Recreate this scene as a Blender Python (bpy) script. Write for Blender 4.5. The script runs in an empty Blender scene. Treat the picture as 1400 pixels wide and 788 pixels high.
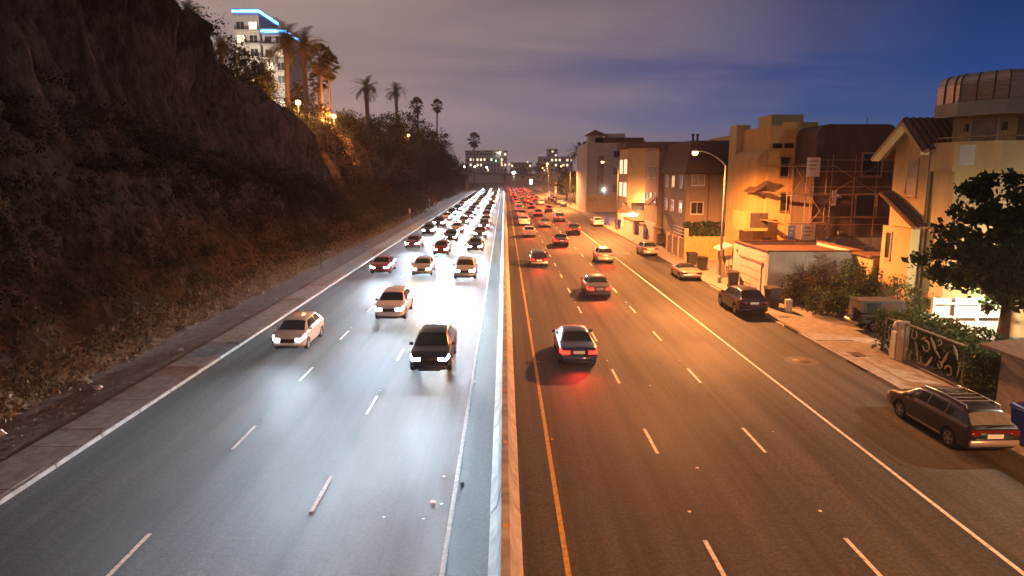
import bpy, bmesh, math, random
import numpy as np
from mathutils import Vector, Matrix
R = math.radians
random.seed(7); rng = np.random.default_rng(7)
scene = bpy.context.scene
col = scene.collection

# ------------------------------------------------------------------ camera
H_CAM = 8.98
cam_data = bpy.data.cameras.new('camera'); cam = bpy.data.objects.new('camera', cam_data); col.objects.link(cam)
cam.location = (0, 0, H_CAM)
cam.rotation_euler = (R(90 - 9.8), 0, R(-0.62))
cam_data.sensor_width = 36; cam_data.lens = 36 * 920 / 1400
cam_data.clip_start = 0.1; cam_data.clip_end = 6000
scene.camera = cam

# ------------------------------------------------------------------ night sky lit by the city
world = bpy.data.worlds.new('World'); scene.world = world; world.use_nodes = True
wt = world.node_tree; wt.nodes.clear()
def N(t, kind, **kw):
    n = t.nodes.new(kind)
    for k, v in kw.items():
        if k.startswith('i_'): n.inputs[int(k[2:])].default_value = v
        else: setattr(n, k, v)
    return n
def lin(r, g, b):
    f = lambda c: ((c/255 + .055)/1.055)**2.4 if c > 10 else c/255/12.92
    return (f(r), f(g), f(b), 1)
def math_node(t, op, a, b=None, clamp=False):
    n = t.nodes.new('ShaderNodeMath'); n.operation = op; n.use_clamp = clamp
    for i, v in enumerate((a, b)):
        if v is None: continue
        if isinstance(v, (int, float)): n.inputs[i].default_value = v
        else: t.links.new(v, n.inputs[i])
    return n.outputs[0]
def ramp(t, fac, stops):
    n = t.nodes.new('ShaderNodeValToRGB'); e = n.color_ramp.elements
    while len(e) > 1: e.remove(e[0])
    e[0].position = stops[0][0]; e[0].color = stops[0][1]
    for p, c in stops[1:]:
        k = e.new(p); k.color = c
    t.links.new(fac, n.inputs[0]); return n.outputs[0]
def mix(t, fac, a, b, kind='MIX'):
    n = t.nodes.new('ShaderNodeMix'); n.data_type = 'RGBA'; n.blend_type = kind
    for i, v in ((0, fac), (6, a), (7, b)):
        if isinstance(v, (int, float)): n.inputs[i].default_value = v
        elif isinstance(v, tuple): n.inputs[i].default_value = v
        else: t.links.new(v, n.inputs[i])
    return n.outputs[2]
tc = N(wt, 'ShaderNodeTexCoord'); sep = N(wt, 'ShaderNodeSeparateXYZ')
wt.links.new(tc.outputs['Generated'], sep.inputs[0])
DX, DY, DZ = sep.outputs
elev = math_node(wt, 'MAXIMUM', DZ, 0.0)
blue = ramp(wt, elev, [(0.0, lin(112, 116, 142)), (.05, lin(72, 98, 152)), (.12, lin(38, 70, 136)), (.24, lin(26, 46, 98)), (.5, lin(24, 32, 60)), (1, lin(16, 22, 42))])
# glow of the town: strongest ahead and to the left, fading with height
azi = math_node(wt, 'MULTIPLY_ADD', DX, -1.7); azi.node.inputs[2].default_value = .68
azi = math_node(wt, 'MULTIPLY', azi, 1.0, True)
glow_col = ramp(wt, elev, [(0.0, lin(214, 186, 178)), (.05, lin(182, 158, 158)), (.14, lin(146, 128, 130)), (.3, lin(164, 141, 130)), (.6, lin(146, 126, 116)), (1, lin(60, 52, 56))])
base_sky = mix(wt, azi, blue, glow_col)
# high thin cloud catching the town light
cz = math_node(wt, 'ADD', elev, .12)
u = math_node(wt, 'DIVIDE', DX, cz); v = math_node(wt, 'DIVIDE', DY, cz)
cmb = N(wt, 'ShaderNodeCombineXYZ'); wt.links.new(u, cmb.inputs[0]); wt.links.new(v, cmb.inputs[1])
mp = N(wt, 'ShaderNodeMapping'); mp.inputs['Rotation'].default_value = (0, 0, R(14)); mp.inputs['Scale'].default_value = (.42, 1.0, 1); mp.inputs['Location'].default_value = (1.7, .3, 0)
wt.links.new(cmb.outputs[0], mp.inputs[0])
nz = N(wt, 'ShaderNodeTexNoise'); nz.inputs['Scale'].default_value = .95; nz.inputs['Detail'].default_value = 7; nz.inputs['Roughness'].default_value = .55; nz.inputs['Distortion'].default_value = .5
wt.links.new(mp.outputs[0], nz.inputs['Vector'])
cl = ramp(wt, nz.outputs[0], [(.40, (0, 0, 0, 1)), (.62, (1, 1, 1, 1))])
side = math_node(wt, 'MULTIPLY_ADD', DX, -.95); side.node.inputs[2].default_value = .52
side = math_node(wt, 'MULTIPLY', side, .95, True)
clf = math_node(wt, 'MULTIPLY', cl, side)
cloud_col = ramp(wt, elev, [(0, lin(180, 156, 156)), (.2, lin(172, 149, 140)), (.5, lin(158, 136, 124)), (1, lin(90, 78, 74))])
sky_col = mix(wt, clf, base_sky, cloud_col)
below = math_node(wt, 'LESS_THAN', DZ, -.01)
sky_col = mix(wt, below, sky_col, lin(40, 36, 36))
bg = N(wt, 'ShaderNodeBackground'); bg.inputs['Strength'].default_value = 1.0
wt.links.new(sky_col, bg.inputs[0]); wo = N(wt, 'ShaderNodeOutputWorld'); wt.links.new(bg.outputs[0], wo.inputs[0])

scene.view_settings.view_transform = 'Standard'; scene.view_settings.look = 'None'
scene.view_settings.exposure = 0; scene.view_settings.gamma = 1
scene.render.engine = 'CYCLES'
cy = scene.cycles
cy.use_denoising = True; cy.max_bounces = 5; cy.diffuse_bounces = 2; cy.glossy_bounces = 3; cy.transmission_bounces = 3; cy.transparent_max_bounces = 6
cy.sample_clamp_indirect = 4; cy.caustics_reflective = False; cy.caustics_refractive = False
try: cy.use_light_tree = True
except Exception: pass

# ------------------------------------------------------------------ materials
M = {}
def mat(name, c, rough=.7, var=.25, scale=6., bump=0., metal=0., spec=.5, c2=None, stretch=(1, 1, 1), detail=5, coat=0.):
    m = bpy.data.materials.new(name); m.use_nodes = True; t = m.node_tree
    b = t.nodes['Principled BSDF']
    tcn = N(t, 'ShaderNodeTexCoord'); mpn = N(t, 'ShaderNodeMapping'); mpn.inputs['Scale'].default_value = stretch
    t.links.new(tcn.outputs['Object'], mpn.inputs[0])
    nzn = N(t, 'ShaderNodeTexNoise'); nzn.inputs['Scale'].default_value = scale; nzn.inputs['Detail'].default_value = detail; nzn.inputs['Roughness'].default_value = .62
    t.links.new(mpn.outputs[0], nzn.inputs['Vector'])
    if c2 is None: c2 = tuple(max(0, x*(1-var)) for x in c)
    hi = tuple(min(1, x*(1+var*.5)) for x in c)
    o = ramp(t, nzn.outputs[0], [(.3, (*c2, 1)), (.55, (*c, 1)), (.75, (*hi, 1))])
    t.links.new(o, b.inputs['Base Color'])
    b.inputs['Roughness'].default_value = rough; b.inputs['Metallic'].default_value = metal
    b.inputs['Specular IOR Level'].default_value = spec
    b.inputs['Coat Weight'].default_value = coat; b.inputs['Coat Roughness'].default_value = .08
    if bump:
        bp = N(t, 'ShaderNodeBump'); bp.inputs['Strength'].default_value = bump; bp.inputs['Distance'].default_value = .03
        t.links.new(nzn.outputs[0], bp.inputs['Height']); t.links.new(bp.outputs[0], b.inputs['Normal'])
    M[name] = m; return m
def emit(name, c, s):
    m = bpy.data.materials.new(name); m.use_nodes = True; b = m.node_tree.nodes['Principled BSDF']
    b.inputs['Base Color'].default_value = (*c, 1); b.inputs['Emission Color'].default_value = (*c, 1); b.inputs['Emission Strength'].default_value = s
    M[name] = m; return m

def asphalt(name, c):
    m = bpy.data.materials.new(name); m.use_nodes = True; t = m.node_tree; b = t.nodes['Principled BSDF']
    tcn = N(t, 'ShaderNodeTexCoord')
    def noise(scale, stretch, det=4, rough=.6):
        mpn = N(t, 'ShaderNodeMapping'); mpn.inputs['Scale'].default_value = stretch; t.links.new(tcn.outputs['Object'], mpn.inputs[0])
        n = N(t, 'ShaderNodeTexNoise'); n.inputs['Scale'].default_value = scale; n.inputs['Detail'].default_value = det; n.inputs['Roughness'].default_value = rough
        t.links.new(mpn.outputs[0], n.inputs['Vector']); return n.outputs[0]
    fine = noise(34, (1, 1, 1), 3, .8); big = noise(.22, (1, .35, 1), 5); lanes = noise(1.3, (1, .02, 1), 3)
    c0 = ramp(t, fine, [(.25, (*[x*.45 for x in c], 1)), (.5, (*c, 1)), (.72, (*[x*1.9 for x in c], 1))])
    k = ramp(t, big, [(.3, (.6, .6, .6, 1)), (.5, (1, 1, 1, 1)), (.7, (1.25, 1.22, 1.2, 1))])
    k2 = ramp(t, lanes, [(.33, (.52, .52, .52, 1)), (.5, (.95, .95, .95, 1)), (.65, (1.22, 1.22, 1.22, 1))])
    o = mix(t, 1.0, c0, k, 'MULTIPLY'); o = mix(t, 1.0, o, k2, 'MULTIPLY')
    # tar-sealed cracks across and along the lanes
    mpn = N(t, 'ShaderNodeMapping'); mpn.inputs['Scale'].default_value = (.16, .23, 1); t.links.new(tcn.outputs['Object'], mpn.inputs[0])
    wob = N(t, 'ShaderNodeTexNoise'); wob.inputs['Scale'].default_value = 2.2; wob.inputs['Detail'].default_value = 6; t.links.new(mpn.outputs[0], wob.inputs['Vector'])
    add = N(t, 'ShaderNodeMixRGB'); add.blend_type = 'ADD'; add.inputs[0].default_value = .55; t.links.new(mpn.outputs[0], add.inputs[1]); t.links.new(wob.outputs['Color'], add.inputs[2])
    vr = N(t, 'ShaderNodeTexVoronoi'); vr.feature = 'DISTANCE_TO_EDGE'; vr.inputs['Scale'].default_value = 1.0; t.links.new(add.outputs[0], vr.inputs['Vector'])
    cr = ramp(t, vr.outputs[0], [(.004, (.42, .42, .42, 1)), (.011, (1, 1, 1, 1))])
    o = mix(t, .28, o, mix(t, 1.0, o, cr, 'MULTIPLY'))
    t.links.new(o, b.inputs['Base Color'])
    rr = ramp(t, big, [(.3, (.66, .66, .66, 1)), (.7, (.84, .84, .84, 1))]); t.links.new(rr, b.inputs['Roughness'])
    b.inputs['Specular IOR Level'].default_value = .2
    mid = noise(9, (1, 1, 1), 3, .75); km = ramp(t, mid, [(.3, (.62, .62, .62, 1)), (.5, (1, 1, 1, 1)), (.68, (1.5, 1.48, 1.45, 1))]); o2 = mix(t, 1.0, o, km, 'MULTIPLY'); t.links.new(o2, b.inputs['Base Color'])
    bp = N(t, 'ShaderNodeBump'); bp.inputs['Strength'].default_value = .7; bp.inputs['Distance'].default_value = .012
    t.links.new(fine, bp.inputs['Height']); t.links.new(bp.outputs[0], b.inputs['Normal'])
    M[name] = m
asphalt('asphalt', (.062, .060, .058))
mat('dirt', (.085, .056, .036), .95, .65, 2.2, .8, detail=9)
mat('far_ground', (.05, .045, .04), .95, .4, .05)
mat('concrete', (.34, .32, .29), .85, .35, 3, .25)
mat('pavement', (.27, .245, .22), .88, .35, 2.2, .25)
mat('old_pavement', (.21, .195, .18), .9, .45, 2.2, .35)
mat('barrier', (.44, .42, .39), .8, .6, 1.6, .3, stretch=(1, .8, .25), detail=9)
mat('gate_metal', (.2, .19, .18), .7, .3, 6, .1, .15)
mat('white_paint', (.74, .73, .70), .65, .6, 7, .1, detail=9)
mat('yellow_paint', (.60, .35, .05), .65, .5, 7, .1, detail=9)
mat('kerb_old', (.24, .225, .205), .9, .55, 3, .3)
mat('tar_patch', (.034, .033, .032), .92, .5, 9, .5, 0, .08)
mat('marker', (.8, .8, .76), .4, .2, 9)
mat('amber_reflector', (.85, .42, .02), .25, .1, 9)
mat('iron', (.10, .085, .075), .6, .4, 12, .2, .6)
mat('rubber', (.018, .018, .018), .85, .3, 8)
mat('black_plastic', (.02, .02, .022), .55, .3, 8)
mat('rim', (.52, .52, .53), .32, .2, 8, 0, .85)
mat('chrome', (.7, .7, .7), .15, .1, 8, 0, 1)
mat('galvanised', (.42, .42, .41), .5, .3, 5, .1, .55)
mat('lamp_pole', (.5, .47, .42), .55, .3, 3, .1, .25)
mat('glass_dark', (.018, .02, .022), .06, .2, 3, 0, 0, .6)
mat('rear_glass_pale', (.16, .17, .15), .08, .3, 4, 0, 0, .8)
mat('plate', (.72, .76, .84), .45, .1, 8)
mat('tail_red', (.11, .004, .004), .25, .15, 8, coat=.4)
mat('amber_lens', (.6, .22, .03), .2, .15, 8, coat=1)
mat('head_lens', (.75, .77, .8), .12, .1, 8, coat=1)
emit('lit_head', (.92, .96, 1.0), 46.); emit('lit_warm_head', (1, .86, .62), 46.); emit('lit_tail', (1.0, .010, .006), 13.)
for n, c, mt in (('paint_plum', (.014, .012, .018), .2), ('paint_navy', (.016, .02, .05), .35), ('paint_silver', (.5, .5, .5), .55), ('paint_gold_silver', (.55, .5, .44), .5),
                 ('paint_white', (.76, .76, .75), 0), ('paint_black', (.012, .012, .014), .2), ('paint_red', (.22, .018, .016), .2), ('paint_grey', (.15, .155, .16), .5), ('paint_blue', (.03, .06, .14), .4), ('paint_teal', (.015, .07, .09), .4)):
    mat(n, c, .3, .06, 3, 0, mt, .5, coat=.8)
mat('soft_top', (.022, .02, .02), .9, .3, 20, .2)
mat('wall_grey', (.30, .28, .26), .9, .22, 1.6, .15, stretch=(1, 1, .4))
mat('wall_white', (.56, .53, .48), .88, .22, 1.4, .15, stretch=(1, 1, .4))
mat('wall_cream', (.58, .44, .22), .88, .15, 1.2, .12, stretch=(1, 1, .4))
mat('wall_yellow', (.60, .38, .14), .88, .15, 1.2, .12, stretch=(1, 1, .4))
mat('wall_orange', (.62, .43, .22), .88, .12, 1.2, .12, stretch=(1, 1, .4))
mat('wall_pale', (.50, .48, .46), .88, .15, 1.2, .12, stretch=(1, 1, .4))
mat('wall_brown', (.25, .19, .15), .9, .2, 1.4, .15, stretch=(1, 1, .4))
mat('wall_dark', (.10, .07, .055), .92, .3, 1.4, .2, stretch=(1, 1, .4))
mat('wall_pink', (.40, .28, .22), .9, .2, 1.4, .15)
mat('trim_white', (.66, .63, .58), .7, .15, 5)
mat('roof_brown', (.11, .07, .05), .85, .4, 4, .4)
mat('roof_tile', (.17, .085, .05), .85, .45, 6, .3)
mat('shingle', (.12, .085, .065), .9, .4, 3, .5, stretch=(1, 1, 5))
mat('metal_roof', (.42, .34, .30), .42, .3, 3, .15, .6, stretch=(1, 1, 9))
mat('fascia_grey', (.24, .22, .21), .6, .2, 2)
mat('window_glass', (.03, .03, .035), .32, .3, 2, 0, 0, .3)
mat('window_blind', (.30, .26, .22), .5, .3, 2)
mat('plank_orange', (.52, .29, .10), .8, .35, 3, .25, stretch=(4, 4, .5))
mat('plank_grey', (.30, .25, .20), .85, .35, 3, .25, stretch=(4, 4, .5))
mat('tan_metal', (.36, .25, .16), .6, .3, 6, .1, .3)
mat('scaffold_board', (.30, .19, .10), .85, .35, 5, .2)
mat('sign_white', (.75, .72, .68), .6, .1, 5); mat('sign_yellow', (.80, .62, .02), .5, .1, 5); mat('sign_blue', (.25, .30, .5), .5, .3, 9)
mat('bin_blue', (.018, .04, .30), .5, .2, 6); mat('bin_black', (.035, .032, .03), .55, .3, 6)
mat('trunk', (.10, .075, .055), .95, .45, 8, .6, stretch=(1, 1, .3)); mat('palm_trunk', (.20, .14, .09), .95, .5, 8, .6, stretch=(1, 1, 4))
def leafmat(name, c, c2, tr=.35, spec=.3):
    mat(name, c, .62, .3, 1.2, 0, 0, spec, c2=c2)
    t = M[name].node_tree; b = t.nodes['Principled BSDF']; out = [n for n in t.nodes if n.type == 'OUTPUT_MATERIAL'][0]
    tr_n = N(t, 'ShaderNodeBsdfTranslucent'); ms = N(t, 'ShaderNodeMixShader'); ms.inputs[0].default_value = tr
    l = b.inputs['Base Color'].links[0].from_socket
    t.links.new(l, tr_n.inputs[0]); t.links.new(b.outputs[0], ms.inputs[1]); t.links.new(tr_n.outputs[0], ms.inputs[2]); t.links.new(ms.outputs[0], out.inputs[0])
leafmat('leaf_dark', (.045, .075, .025), (.018, .03, .012)); leafmat('leaf_mid', (.07, .10, .03), (.03, .045, .016)); leafmat('leaf_olive', (.085, .082, .04), (.04, .036, .02), .3, .1)
leafmat('leaf_dry', (.24, .175, .10), (.10, .07, .04), .2, .05); leafmat('palm_leaf', (.13, .13, .05), (.07, .07, .03)); leafmat('palm_dry', (.22, .15, .09), (.10, .07, .04)); leafmat('scrub', (.06, .05, .03), (.02, .017, .011), .2, .0); leafmat('petal', (.5, .06, .09), (.3, .03, .05))
leafmat('bright_leaf', (.10, .16, .03), (.06, .09, .02))
emit('sodium', (1.0, .52, .18), 7.0); emit('white_lamp', (1, .93, .8), 60.); emit('blue_neon', (.10, .42, 1.0), 9.); emit('lit_window', (1.0, .80, .48), 1.3); emit('lit_window_warm', (1, .62, .28), .9); emit('hotel_light', (1, .80, .55), 1.8); emit('signal_green', (.2, 1, .4), 12.); emit('signal_red', (1, .05, .02), 12.); emit('lit_sign', (.6, .8, 1), 5.)

# ------------------------------------------------------------------ mesh helpers
class MB:
    def __init__(s): s.v = []; s.f = []
    def add(s, vs, fs):
        o = len(s.v); s.v += [tuple(p) for p in vs]; s.f += [tuple(i+o for i in q) for q in fs]; return s
    def box(s, x0, x1, y0, y1, z0, z1):
        return s.add([(x0,y0,z0),(x1,y0,z0),(x1,y1,z0),(x0,y1,z0),(x0,y0,z1),(x1,y0,z1),(x1,y1,z1),(x0,y1,z1)], [(0,3,2,1),(4,5,6,7),(0,1,5,4),(1,2,6,5),(2,3,7,6),(3,0,4,7)])
    def cbox(s, x0, x1, y0, y1, z0, z1, b=.02):
        # box with chamfered vertical and top edges
        b = min(b, (x1-x0)*.4, (y1-y0)*.4, (z1-z0)*.4)
        ring = lambda x0, x1, y0, y1, b, z: [(x0+b,y0,z),(x1-b,y0,z),(x1,y0+b,z),(x1,y1-b,z),(x1-b,y1,z),(x0+b,y1,z),(x0,y1-b,z),(x0,y0+b,z)]
        vs = ring(x0,x1,y0,y1,b,z0) + ring(x0,x1,y0,y1,b,z1-b) + ring(x0+b,x1-b,y0+b,y1-b,b*.6,z1)
        fs = [tuple(range(7,-1,-1)), tuple(range(16,24))]
        for k in range(2):
            for i in range(8): fs.append((k*8+i, k*8+(i+1)%8, k*8+8+(i+1)%8, k*8+8+i))
        return s.add(vs, fs)
    def bar(s, a, b, w, h=None):
        h = h or w; a = Vector(a); b = Vector(b); d = (b-a).normalized()
        up = Vector((0,0,1)) if abs(d.z) < .95 else Vector((0,1,0))
        x = d.cross(up).normalized()*w/2; y = x.cross(d).normalized()*h/2
        vs = [a-x-y, a+x-y, a+x+y, a-x+y, b-x-y, b+x-y, b+x+y, b-x+y]
        return s.add(vs, [(0,3,2,1),(4,5,6,7),(0,1,5,4),(1,2,6,5),(2,3,7,6),(3,0,4,7)])
    def tube(s, pts, rad, n=8, cap=True):
        pts = [Vector(p) for p in pts]; rad = rad if hasattr(rad, '__len__') else [rad]*len(pts)
        vs = []; fs = []; px = None
        for i, p in enumerate(pts):
            d = (pts[min(i+1, len(pts)-1)] - pts[max(i-1, 0)]).normalized()
            if px is None: px = d.cross(Vector((0,0,1)) if abs(d.z) < .95 else Vector((0,1,0))).normalized()
            px = (px - d*px.dot(d)).normalized(); py = d.cross(px)
            for k in range(n):
                a = 2*math.pi*k/n; vs.append(p + (px*math.cos(a) + py*math.sin(a))*rad[i])
        for i in range(len(pts)-1):
            for k in range(n): fs.append((i*n+k, i*n+(k+1)%n, (i+1)*n+(k+1)%n, (i+1)*n+k))
        if cap: fs.append(tuple(range(n-1,-1,-1))); fs.append(tuple((len(pts)-1)*n+k for k in range(n)))
        return s.add(vs, fs)
    def lathe(s, prof, c=(0,0,0), axis='z', n=20):
        vs = []; fs = []
        for r, h in prof:
            for k in range(n):
                a = 2*math.pi*k/n; x, y = r*math.cos(a), r*math.sin(a)
                p = (x, y, h) if axis == 'z' else ((h, x, y) if axis == 'x' else (y, h, x))
                vs.append((c[0]+p[0], c[1]+p[1], c[2]+p[2]))
        m = len(prof)
        for i in range(m-1):
            for k in range(n): fs.append((i*n+k, i*n+(k+1)%n, (i+1)*n+(k+1)%n, (i+1)*n+k))
        if prof[0][0] > 1e-6: fs.append(tuple(range(n-1,-1,-1)))
        if prof[-1][0] > 1e-6: fs.append(tuple((m-1)*n+k for k in range(n)))
        return s.add(vs, fs)
    def prism(s, poly, lo, hi, axis='z'):
        # poly: 2-D points; axis = extrusion axis
        def P(a, b, h): return (a, b, h) if axis == 'z' else ((h, a, b) if axis == 'x' else (a, h, b))
        n = len(poly); vs = [P(a, b, lo) for a, b in poly] + [P(a, b, hi) for a, b in poly]
        fs = [tuple(range(n-1,-1,-1)), tuple(range(n, 2*n))] + [(i, (i+1)%n, n+(i+1)%n, n+i) for i in range(n)]
        return s.add(vs, fs)
    def mesh(s, name, smooth=False):
        me = bpy.data.meshes.new(name); me.from_pydata(s.v, [], s.f)
        bm = bmesh.new(); bm.from_mesh(me); bmesh.ops.recalc_face_normals(bm, faces=bm.faces); bm.to_mesh(me); bm.free()
        if smooth: me.polygons.foreach_set('use_smooth', [True]*len(me.polygons)); 
        if smooth == 'angle':
            try: me.set_sharp_from_angle(angle=R(38))
            except Exception: pass
        me.update(); return me
    def build(s, name, m, parent=None, smooth=False, world=True):
        if parent is not None and world:
            o = parent_world(parent); s.v = [(x-o[0], y-o[1], z-o[2]) for x, y, z in s.v]
        return obj(name, s.mesh(name, smooth), m, parent)
def parent_world(p):
    o = Vector((0,0,0))
    while p is not None: o += Vector(p.location); p = p.parent
    return o
def obj(name, me, m, parent=None, loc=None):
    o = bpy.data.objects.new(name, me); col.objects.link(o)
    if m is not None:
        if len(me.materials) == 0: me.materials.append(M[m] if isinstance(m, str) else m)
        elif me.materials[0] != M[m]:
            o.material_slots[0].link = 'OBJECT'; o.material_slots[0].material = M[m]
    if parent is not None: o.parent = parent
    if loc is not None: o.location = loc
    return o
def tag(o, label, cat=None, group=None, kind=None):
    o['label'] = label
    if cat: o['category'] = cat
    if group: o['group'] = group
    if kind: o['kind'] = kind
    return o
def thing(name, label, cat, loc=(0,0,0), rz=0, group=None):
    o = bpy.data.objects.new(name, None); o.empty_display_size = .3; col.objects.link(o)
    o.location = loc; o.rotation_euler = (0,0,rz); return tag(o, label, cat, group)
def structure(o, label=None):
    o['kind'] = 'structure'
    if label: o['label'] = label
    return o
def light(name, kind, loc, power, color, parent=None, **kw):
    d = bpy.data.lights.new(name, kind); d.energy = power; d.color = color
    for k, v in kw.items():
        if k != 'rot': setattr(d, k, v)
    o = bpy.data.objects.new(name, d); col.objects.link(o); o.location = loc
    if 'rot' in kw: o.rotation_euler = kw['rot']
    if parent is not None: o.parent = parent
    return o
def road_falloff(o, sm=120., kind='Quadratic'):
    # reflector optics: throws more light far ahead than close by
    d = o.data; d.use_nodes = True; t = d.node_tree; e = [n for n in t.nodes if n.type == 'EMISSION'][0]
    f = t.nodes.new('ShaderNodeLightFalloff'); f.inputs['Strength'].default_value = 1.0; f.inputs['Smooth'].default_value = sm; t.links.new(f.outputs[kind], e.inputs['Strength'])
def fast_mesh(name, verts, quads):
    # numpy arrays -> mesh; quads (n,4) or tris (n,3)
    me = bpy.data.meshes.new(name); n = len(quads); k = quads.shape[1]
    me.vertices.add(len(verts)); me.vertices.foreach_set('co', verts.astype(np.float32).ravel())
    me.loops.add(n*k); me.loops.foreach_set('vertex_index', quads.astype(np.int32).ravel())
    me.polygons.add(n); me.polygons.foreach_set('loop_start', np.arange(0, n*k, k, dtype=np.int32))
    me.update(calc_edges=True); return me
def vnoise(x, y, seed=0):
    # smooth value noise on arrays
    def h(i, j):
        n = (i*374761393 + j*668265263 + seed*1442695041) & 0x7fffffff
        n = ((n ^ (n >> 13)) * 1274126177) & 0x7fffffff
        return ((n ^ (n >> 16)) & 0xffff)/65535.
    x = np.asarray(x, float); y = np.asarray(y, float)
    i = np.floor(x).astype(np.int64); j = np.floor(y).astype(np.int64); fx = x-i; fy = y-j
    fx = fx*fx*(3-2*fx); fy = fy*fy*(3-2*fy)
    return (h(i,j)*(1-fx)+h(i+1,j)*fx)*(1-fy) + (h(i,j+1)*(1-fx)+h(i+1,j+1)*fx)*fy
def fbm(x, y, seed=0, o=4):
    t = 0; a = .5
    for k in range(o): t = t + a*vnoise(np.asarray(x)*2**k, np.asarray(y)*2**k, seed+k*17); a *= .5
    return t
def leaves(pts, size, seed=0, aspect=.5, up=.3, jitter=.35):
    # one small folded leaf (two triangles over four points) at every point
    r = np.random.default_rng(seed); n = len(pts)
    d = r.normal(size=(n,3)); d[:,2] += up; d /= np.linalg.norm(d,axis=1)[:,None]
    s = np.cross(d, r.normal(size=(n,3))); s /= np.linalg.norm(s,axis=1)[:,None]
    nn = np.cross(d, s); L = size*(1+jitter*r.normal(size=n)).clip(.4,1.8)[:,None]
    v = np.stack([pts-d*L*.5, pts+s*L*aspect*.5+nn*L*.08, pts+d*L*.5, pts-s*L*aspect*.5+nn*L*.08], 1).reshape(-1,3)
    return v, np.arange(4*n).reshape(n,4)
# ------------------------------------------------------------------ ground, road, pavements
XL, XR = -13.8, 16.4            # kerb lines
Y0, Y1 = -14., 430.
g = MB(); g.add([(-900,-100,-.06),(900,-100,-.06),(900,1700,-.06),(-900,1700,-.06)], [(0,1,2,3)])
structure(g.build('ground', 'far_ground'))
g = MB(); xs = [XL, -7, 0, 7, XR]; ys = list(np.linspace(Y0, Y1, 40))
g.add([(x, y, 0) for y in ys for x in xs], [(j*5+i, j*5+i+1, j*5+6+i, j*5+5+i) for j in range(39) for i in range(4)])
road = structure(g.build('road', 'asphalt'))
def line(name, x, y0, y1, w, m, z=.004):
    b = MB(); n = max(1, int((y1-y0)/12))
    b.add([(x+sx*w/2, y0+(y1-y0)*k/n, z) for k in range(n+1) for sx in (-1, 1)], [(2*k, 2*k+1, 2*k+3, 2*k+2) for k in range(n)])
    return b.build(name, m, road)
line('edge_line', -1.43, Y0, Y1, .12, 'white_paint'); line('edge_line', 1.43, Y0, Y1, .13, 'yellow_paint'); line('edge_line', 11.75, Y0, Y1, .12, 'white_paint')
dash = MB(); dash.box(-.055, .055, 0, 2.13, 0, .004); dash_me = dash.mesh('lane_dash')
for x, off in ((-5.2, 9.5), (-8.95, 6.3), (4.93, 13.15), (8.45, 13.2)):
    for k in range(-2, 44):
        y = off + 7.32*k
        if y > 5: obj('lane_dash', dash_me, 'white_paint', road, (x, y, .0035))
dot = MB(); dot.lathe([(.052, 0), (.05, .012), (.03, .02), (0, .023)], n=10); dot_me = dot.mesh('road_stud', True)
for x, off in ((-5.2, 12.3), (-8.95, 9.1), (4.93, 16.7), (8.45, 16.7), (-1.28, 9), (1.6, 12.2)):
    for k in range(12):
        obj('road_stud', dot_me, 'amber_reflector' if x == 1.6 else 'marker', road, (x, off + (14.64 if abs(x) > 2 else 9.5)*k, .002))
# manhole and patches in the parking lane
b = MB(); b.lathe([(.42, .004), (.40, .012), (0, .013)], (14.3, 31.2, 0), n=22); b.build('manhole_cover', 'iron', road, True)
b = MB(); b.lathe([(.78, .002), (.76, .005), (0, .0055)], (14.3, 31.2, 0), n=22); b.build('asphalt_patch', 'iron', road)
b = MB(); b.box(13.2, 13.9, 74, 74.8, .001, .006); b.build('asphalt_patch', 'concrete', road)
# crumpled litter left of the median
for x, y, s in ((-2.0, 17.3, .15), (-1.75, 17.2, .07), (-2.15, 16.4, .06), (-1.82, 18.9, .08), (5.9, 19.4, .09), (-3.2, 16.5, .05), (6.2, 27.5, .06), (9.4, 22.3, .05)):
    b = MB(); n = 9
    ring = [(x+s*random.uniform(.5, 1)*math.cos(6.283*k/n), y+s*.8*random.uniform(.5, 1)*math.sin(6.283*k/n), .006) for k in range(n)]
    b.add(ring + [(x, y, s*.16)], [(k, (k+1) % n, n) for k in range(n)]); o = b.build('paper_litter', 'sign_white')
    tag(o, 'scrap of pale litter on the asphalt ' + ('beside the left edge line' if x < 0 else 'in the right carriageway'), 'litter', 'litter scraps on the left carriageway' if x < 0 else 'litter scraps on the right carriageway')

def pavement(name, x0, x1, y0, y1, z, m, step, joints_to, cols=1, label=None):
    root = thing(name, label, None, ((x0+x1)/2, y0, 0)); del root['label']; root['kind'] = 'structure'
    if label: root['label'] = label
    b = MB(); b.box(x0, x1, y0, y1, -.05, z-.03); b.build('pavement_bed', 'concrete', root)
    y = y0; w = (x1-x0)/cols
    mes = []
    for k in range(4):
        q = MB(); q.cbox(.008, w-.008, .008, step-.008, z-.028, z, .012); mes.append(q.mesh('paving_slab'))
    k = 0
    while y < joints_to:
        for c in range(cols):
            o = obj('paving_slab', mes[k % 4], m, root, (x0+c*w-(x0+x1)/2, y-y0, random.uniform(-.006, .012)))
            o.rotation_euler = (random.uniform(-.004, .004), random.uniform(-.006, .006), random.uniform(-.002, .002)); k += 1
        y += step
    b = MB(); b.box(x0, x1, y+.004, y1, z-.02, z); b.build('far_pavement', m, root)
    return root
pl = pavement('left_pavement', -15.6, XL-.17, Y0, Y1, .13, 'old_pavement', 1.52, 78)
pr = pavement('right_pavement', XR+.17, 18.6, Y0, Y1, .13, 'pavement', 1.52, 78)
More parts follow.
